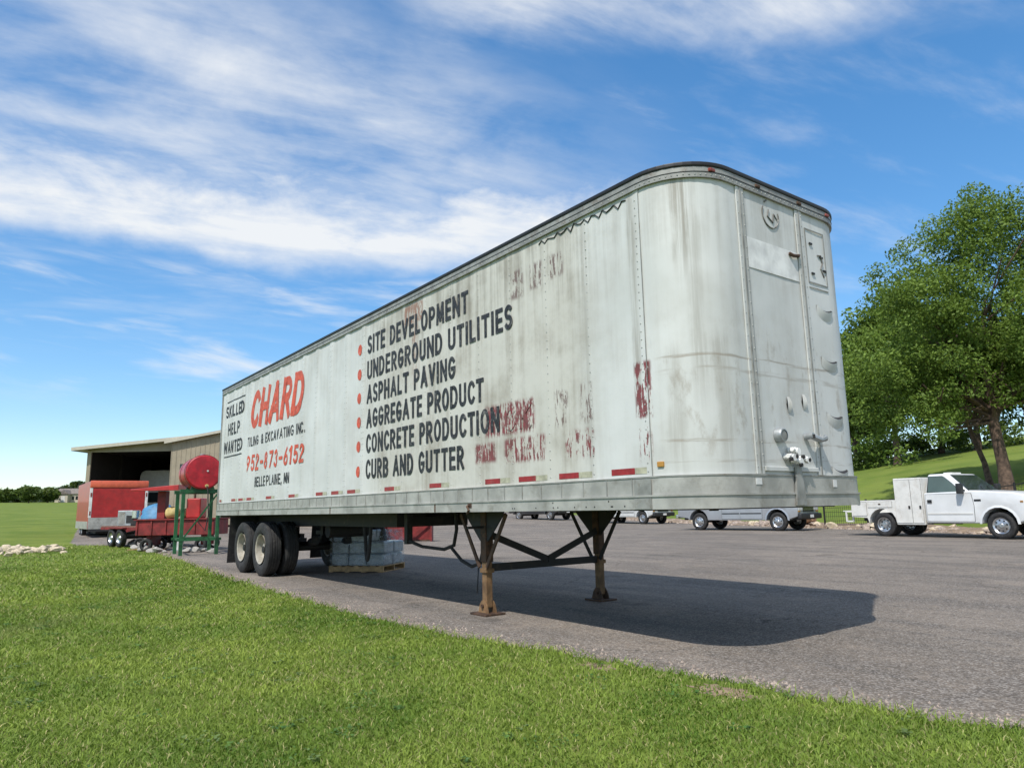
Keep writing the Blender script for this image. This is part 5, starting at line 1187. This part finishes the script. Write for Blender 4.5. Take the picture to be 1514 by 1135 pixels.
MB().hexa([(.16, .13, roof_z(.16)-.16), (11, .13, roof_z(11)-.16), (11, DP-.13, roof_z(11)-.16), (.16, DP-.13, roof_z(.16)-.16), (.16, .13, roof_z(.16)-.13), (11, .13, roof_z(11)-.13), (11, DP-.13, roof_z(11)-.13), (.16, DP-.13, roof_z(.16)-.13)]).build('ceiling_shade_lining', 'barn_inside_shade', barn)  # added dark sheet below the roof, same painted shade
MB().box((P0+.3, .13, .061), (P0+.33, DP-.13, 5.3)).build('inside_partition', 'barn_inside_shade', barn)
for xx in (2., 4.2, 6.4): MB().box((.13, xx*2, .061), (.3, xx*2+.2, 5.2)).build('inside_post', 'barn_inside_shade', barn)
# van parked inside
vp = Matrix.Rotation(VR+.02, 4, 'Z') @ Vector((1.9, 6.0, 0))
van = thing('motor_home', 'pale roofed motor home standing in the dark inside the machine shed', 'motor home', (bl[0]+vp.x, bl[1]+vp.y, bz+.061), VR+.02)
MB().slab([(-1.2, .45), (1.2, .45), (1.25, 1.4), (1.25, 3.5), (1.15, 3.85), (.9, 4.0), (-.9, 4.0), (-1.15, 3.85), (-1.25, 3.5), (-1.25, 1.4)], 0, 7.0).build('body', 'white_box', van, bevel=.06, smooth=40)
quad_on(van, 'windscreen', 'glass_dark', [(-.85, 0, 1.6), (.85, 0, 1.6), (.78, 0, 2.35), (-.78, 0, 2.35)], (0, -1, 0), .012)
MB().box((-.7, -.02, .9), (.7, -.001, 1.2)).build('grille', 'black_plastic', van); MB().box((-1., -.12, .5), (1., -.021, .75)).build('bumper', 'chrome', van)
for s in (-1, 1):
    MB().box((s*.84-.12, -.02, .92), (s*.84+.12, -.001, 1.15)).build('headlight', 'lens', van)
    for y in (.9, 4.2): MB().lathe((s*.88, y, .36), (1, 0, 0), tyre_prof(.36, .24, .22), 24).build('tyre', 'rubber', van, smooth=35)

# ------------------------------------------------------------------ trees
def leaf_cloud(name, clumps, n_each, size, parent, cols, flat=.8, up=.35):
    VS = []; TS = []
    for (cx, cy, cz, rad) in clumps:
        n = int(n_each*(rad**2)); 
        if n < 4: continue
        d_ = rng.normal(size=(n, 3)); d_ /= np.linalg.norm(d_, axis=1)[:, None]
        rr = rad*rng.uniform(.25, 1.08, n)**.55
        P = np.array([cx, cy, cz])+d_*rr[:, None]*np.array([1, 1, flat])
        nrm = d_*.7+rng.normal(size=(n, 3))*.7+np.array([0, 0, up]); nrm /= np.linalg.norm(nrm, axis=1)[:, None]
        t = np.cross(nrm, rng.normal(size=(n, 3))); t /= np.linalg.norm(t, axis=1)[:, None]; b_ = np.cross(nrm, t)
        s = size*rng.uniform(.6, 1.3, n)[:, None]
        VS.append(np.stack([P-t*s, P+b_*s*.5+nrm*s*.12, P+t*s, P-b_*s*.5+nrm*s*.12], 1).reshape(-1, 3))
        k = np.clip(rng.normal(.5, .22, (n, 1))+rng.normal(0, .13), 0, 1)
        TS.append((np.array(cols[0])*(1-k)+np.array(cols[1])*k)*rng.uniform(.8, 1.2, (n, 1)))
    v = np.concatenate(VS); f = np.arange(len(v)).reshape(-1, 4)
    o = np_mesh(name, v, f, 'leaf', np.concatenate(TS)); attach(o, parent); return o
def limb(mb, p, d_, ln, r, depth, tips, rr):
    pts = [Vector(p)]; d_ = Vector(d_).normalized(); k = 5
    for i in range(k):
        d_ = (d_+Vector((rr.gauss(0, .12), rr.gauss(0, .12), rr.gauss(.02, .09)))).normalized(); pts.append(pts[-1]+d_*ln/k)
    mb.tube(pts, [r*(1-.45*i/k) for i in range(k+1)], 8 if depth < 2 else 5)
    if depth >= 3: tips.append(pts[-1]); tips.append(pts[3]); return
    m = 3 if depth else 4
    for i in range(m+(1 if rr.random() < .4 else 0)):
        a = rr.uniform(0, 6.28); q = rr.randint(2, 5)
        side = Vector((math.cos(a), math.sin(a), rr.uniform(-.1, .6)))
        limb(mb, pts[q], d_*.55+side*.8, ln*rr.uniform(.5, .72), r*(.5 if depth else .42), depth+1, tips, rr)
    if depth: tips.append(pts[-1])
def tree(name, label, base, hgt_, spread, seed, leaf, n_each, cols, trunk_r=.2, trunk_h=.3, lean=(0, 0), clump=(.7, 1.25), group=None, low=.0, lobes=None):
    rr = random.Random(seed); t = thing(name, label, 'tree', base, 0, group)
    mb = MB(); tips = []
    top = Vector((lean[0], lean[1], hgt_*trunk_h)); tp_ = [Vector((0, 0, -.3)), top*.3+Vector((rr.gauss(0, .06), rr.gauss(0, .06), 0)), top*.65, top]
    mb.tube(tp_, [trunk_r*1.5, trunk_r*1.05, trunk_r*.95, trunk_r*.85], 12)
    for i in range(0 if lobes else 6):
        a = i*1.05+rr.uniform(-.3, .3); tilt = rr.uniform(.25, .95)*(spread/hgt_*2.2)
        limb(mb, top*rr.uniform(.75, 1.), (math.cos(a)*tilt, math.sin(a)*tilt, rr.uniform(.7, 1.1)), hgt_*rr.uniform(.27, .40), trunk_r*.55, 0, tips, rr)
    # bring the twig tips inside an uneven crown
    zc = hgt_*(.5+.5*trunk_h-.04-low/2); rz_ = hgt_-zc; cl = []
    for p in tips:
        q = Vector(((p.x-top.x)/spread, (p.y-top.y)/spread, (p.z-zc)/rz_)); l = q.length
        if l > 1: q /= l**.85
        cl.append((top.x+q.x*spread, top.y+q.y*spread, zc+q.z*rz_, rr.uniform(*clump)))
    if lobes:
        cl = []
        for (a_, b_, z_, r_) in lobes:
            c_ = Vector((CR[0]*a_-CR[1]*b_, CR[1]*a_+CR[0]*b_, z_))
            limb(mb, top*rr.uniform(.8, 1.), c_-top, (c_-top).length*.62, trunk_r*.40, 2, [], rr)
            for i in range(int(5*r_*r_)):
                v_ = Vector((rr.gauss(0, 1), rr.gauss(0, 1), rr.gauss(0, 1))).normalized()*r_*rr.uniform(.45, 1.08); cl.append((c_.x+v_.x, c_.y+v_.y, c_.z+v_.z*.85, rr.uniform(*clump)))
    extra = 0 if lobes else int(spread*spread*2.2)
    for i in range(extra):
        a = rr.uniform(0, 6.28); u = rr.uniform(-.95, 1); ra = rr.uniform(.55, 1.0); w = math.sqrt(max(0, 1-u*u))
        bump_ = 1+.16*math.sin(3*a+seed)+.12*math.sin(5*a+u*4)
        cl.append((top.x+math.cos(a)*w*spread*ra*bump_, top.y+math.sin(a)*w*spread*ra*bump_, zc+u*rz_*ra*(1+.08*math.sin(4*a)), rr.uniform(*clump)*.9))
    mb.build('trunk', 'bark', t, smooth=60)
    leaf_cloud('crown', cl, n_each, leaf, t, cols)
    return t
GA = ((.080, .142, .026), (.225, .325, .062)); GB = ((.070, .125, .026), (.200, .265, .050)); GC = ((.045, .085, .022), (.120, .170, .036))
def tree_base(px, D):
    P = at(px, 720, D); return (P[0], P[1], hgt(P[0], P[1])-.05)
tree('shade_tree', 'large broad light green tree rising behind the service truck cab', tree_base(1490, 33), 13.5, 5.6, 3, .085, 420, GA, .25, .30, (-.3, .1), (.5, .95), lobes=((-5.0, 0, 6.6, 1.9), (-5.7, .8, 4.6, 1.4), (-3.6, -1, 8.9, 2.1), (-1.6, 0, 11.2, 2.2), (1., .5, 12.6, 2.3), (-3.9, .6, 10.2, 1.6), (-.4, -.5, 13.2, 1.7), (3., .3, 13., 2.), (-1., -1.8, 8., 2.6), (2.6, -1, 9.3, 2.7), (4.6, 1, 10.6, 2.4), (4.8, 0, 7., 2.5), (-2.6, 1.6, 6., 2.1), (0, 3, 9.4, 2.5), (-3.2, -1.4, 5.2, 1.7), (.6, -2, 5.6, 1.9), (-5.0, .3, 3.5, 1.2), (-3.9, -.6, 3.7, 1.2), (-2.2, 1.5, 4.3, 1.4), (3.4, -1., 5., 1.8)))
tree('shade_tree', 'slim trunked leaning tree with small crown beside the large light green tree', tree_base(1466, 35.5), 9.6, 3.4, 8, .10, 220, GA, .12, .40, (-.9, .2), (.6, 1.0))
back = [(1272, 60, 10.0, 3.4, 'dark green rounded tree at the lawn crest next to the trailer nose'), (1330, 54, 13.6, 4.3, 'tall mid green tree on the crest left of the large light green tree'), (1398, 62, 12.5, 4.6, 'dense green tree on the crest directly behind the large light green tree'),
        (1452, 57, 11., 4.2, 'dark trunked tree on the crest behind the slim leaning tree'), (1540, 60, 12., 4.6, 'full crowned green tree on the crest furthest along the fence'), (1225, 72, 9.5, 4.0, 'dark green tree on the crest hidden mostly by the trailer nose')]
for i, (px, D, h_, sp_, lab) in enumerate(back):
    tree('crest_tree', lab, tree_base(px, D), h_, sp_, 20+i, .17, 110, (GB, GA, GB, GC, GB, GC)[i], .22, .22, (random.uniform(-.3, .3), .2), (.8, 1.4), 'trees on the hill crest', low=.3)
# low shrubs along the crest
SHL = ('low dark green shrub under the crest tree next to the trailer nose', 'low dark green shrub between the crest trees beside the trailer nose', 'low dark green shrub under the tall mid green crest tree', 'low dark green shrub under the dense crest tree behind the large light green tree', 'low dark green shrub beside the dark trunked crest tree')
for i, (px, D, s_) in enumerate(((1262, 58, 1.7), (1290, 64, 1.5), (1318, 66, 1.5), (1362, 64, 1.6), (1424, 66, 1.5))):
    B = tree_base(px, D); t = thing('shrub', SHL[i], 'shrub', B, 0, 'shrubs on the hill crest')
    cl = [(random.gauss(0, .5*s_), random.gauss(0, .5*s_), s_*random.uniform(.3, 1.0), s_*random.uniform(.35, .6)) for _ in range(12)]
    leaf_cloud('foliage', cl, 160, .16, t, GC)
    mb = MB(); mb.tube([(0, 0, -.1), (.05, .03, s_*.5), (.1, .1, s_*.9)], [.06, .045, .02], 6); mb.build('stem', 'bark', t)
# fence at the foot of the hill
fn = thing('wire_fence', 'black wire fence with thin posts along the foot of the grass hill', 'fence', (0, 0, 0))
FS_ = [at(x_, 720, D_) for x_, D_ in ((1215, 34.5), (1278, 32.5), (1345, 31), (1420, 29.6), (1500, 28.5), (1585, 27.6))]
FP = [(p[0], p[1], hgt(p[0], p[1])) for p in FS_]
for p in FP: MB().cyl((p[0], p[1], p[2]-.1), (p[0], p[1], p[2]+1.25), .045, 8).build('post', 'fence_black', fn)
for a_, b_ in zip(FP, FP[1:]):
    for h_ in (.1, .3, .5, .7, .9, 1.15): MB().tube([(a_[0], a_[1], a_[2]+h_), (b_[0], b_[1], b_[2]+h_)], .022 if h_ in (.1, 1.15) else .009, 5).build('wire' if h_ not in (.1, 1.15) else 'rail', 'fence_black', fn)
    mesh_ = MB(); ln = math.hypot(b_[0]-a_[0], b_[1]-a_[1]); k = int(ln/.11)
    for i in range(1, k):
        t = i/k; x_, y_, z_ = (a_[q]+(b_[q]-a_[q])*t for q in range(3)); mesh_.tube([(x_, y_, z_+.1), (x_, y_, z_+1.15)], .007, 4)
    stuff(mesh_.build('wire_mesh', 'fence_black', fn))

# ------------------------------------------------------------------ far side of the field
VS = []; TS = []
def far_tree_mass():
    cl = []
    for k in range(520):
        a = random.uniform(-4, 236); d_ = random.uniform(0, 30)
        P = at(a-50, 740, 300+d_+60*math.sin(a*.021)); h_ = hgt(P[0], P[1]); th = 5.5+2.5*math.sin(a*.09)+1.5*math.sin(a*.23+1)+random.uniform(-1, 1.5)
        for q in range(2): cl.append((P[0]+random.gauss(0, 2), P[1]+random.gauss(0, 2), h_+th*random.uniform(.15, .85), random.uniform(1.5, 2.6)))
    hold = thing('far_wood', 'dark line of woodland along the far edge of the field', 'woodland'); hold['kind'] = 'stuff'
    o = leaf_cloud('foliage', cl, 9, 1.0, hold, ((.022, .042, .022), (.05, .075, .034)))
    stuff(o)
far_tree_mass()
for i, (px, D, h_, sp_, lab) in enumerate(((42, 230, 5.5, 3.6, 'round dark tree in the field short of the woodland'), (8, 250, 4.5, 3.0, 'small dark tree in the field away from the house'), (70, 238, 4.6, 2.8, 'small tree just beside the far house'))):
    P = at(px, 745, D); tree('field_tree', lab, (P[0], P[1], hgt(P[0], P[1])), h_, sp_, 50+i, .6, 10, GC, .2, .25, (0, 0), (1.0, 1.7))
hp = at(101, 747, 245); hz = hgt(hp[0], hp[1]); hs_ = thing('farm_house', 'pale tan house with grey gabled roof across the field', 'house', (hp[0], hp[1], hz-.1), VR+.15)
MB().box((-4.5, 0, 0), (3.5, 8, 3.0)).build('wall', 'house_wall', hs_)
def gable(x0, x1, y0, y1, z0, z1, par):
    ym = (y0+y1)/2
    return MB().add([(x0-.4, y0-.4, z0), (x1+.4, y0-.4, z0), (x1+.4, y1+.4, z0), (x0-.4, y1+.4, z0), (x0-.4, ym, z1), (x1+.4, ym, z1)], [(0, 1, 5, 4), (2, 3, 4, 5), (0, 4, 3), (1, 2, 5), (0, 3, 2, 1)]).build('roof', 'house_roof', par)
gable(-4.5, 3.5, 0, 8, 3.002, 5.0, hs_)
MB().box((-2.2, -2.5, 0), (.6, -.001, 2.9)).build('wing', 'house_wall', hs_)
MB().add([(-2.5, -2.8, 2.902), (.9, -2.8, 2.902), (.9, 2.5, 2.902), (-2.5, 2.5, 2.902), (-.8, -2.8, 4.4), (-.8, 2.5, 4.4)], [(0, 1, 4), (1, 2, 5, 4), (3, 0, 4, 5), (2, 3, 5), (0, 3, 2, 1)]).build('roof', 'house_roof', hs_)
for x in (-3.8, 1.3, 2.5): 
    w_ = MB().box((x-.4, -.03, 1.0), (x+.4, -.002, 2.2)).build('window', 'glass_dark', hs_)
MB().box((-1.5, -2.53, .2), (-.2, -2.502, 2.2)).build('garage_door', 'sticker', hs_)
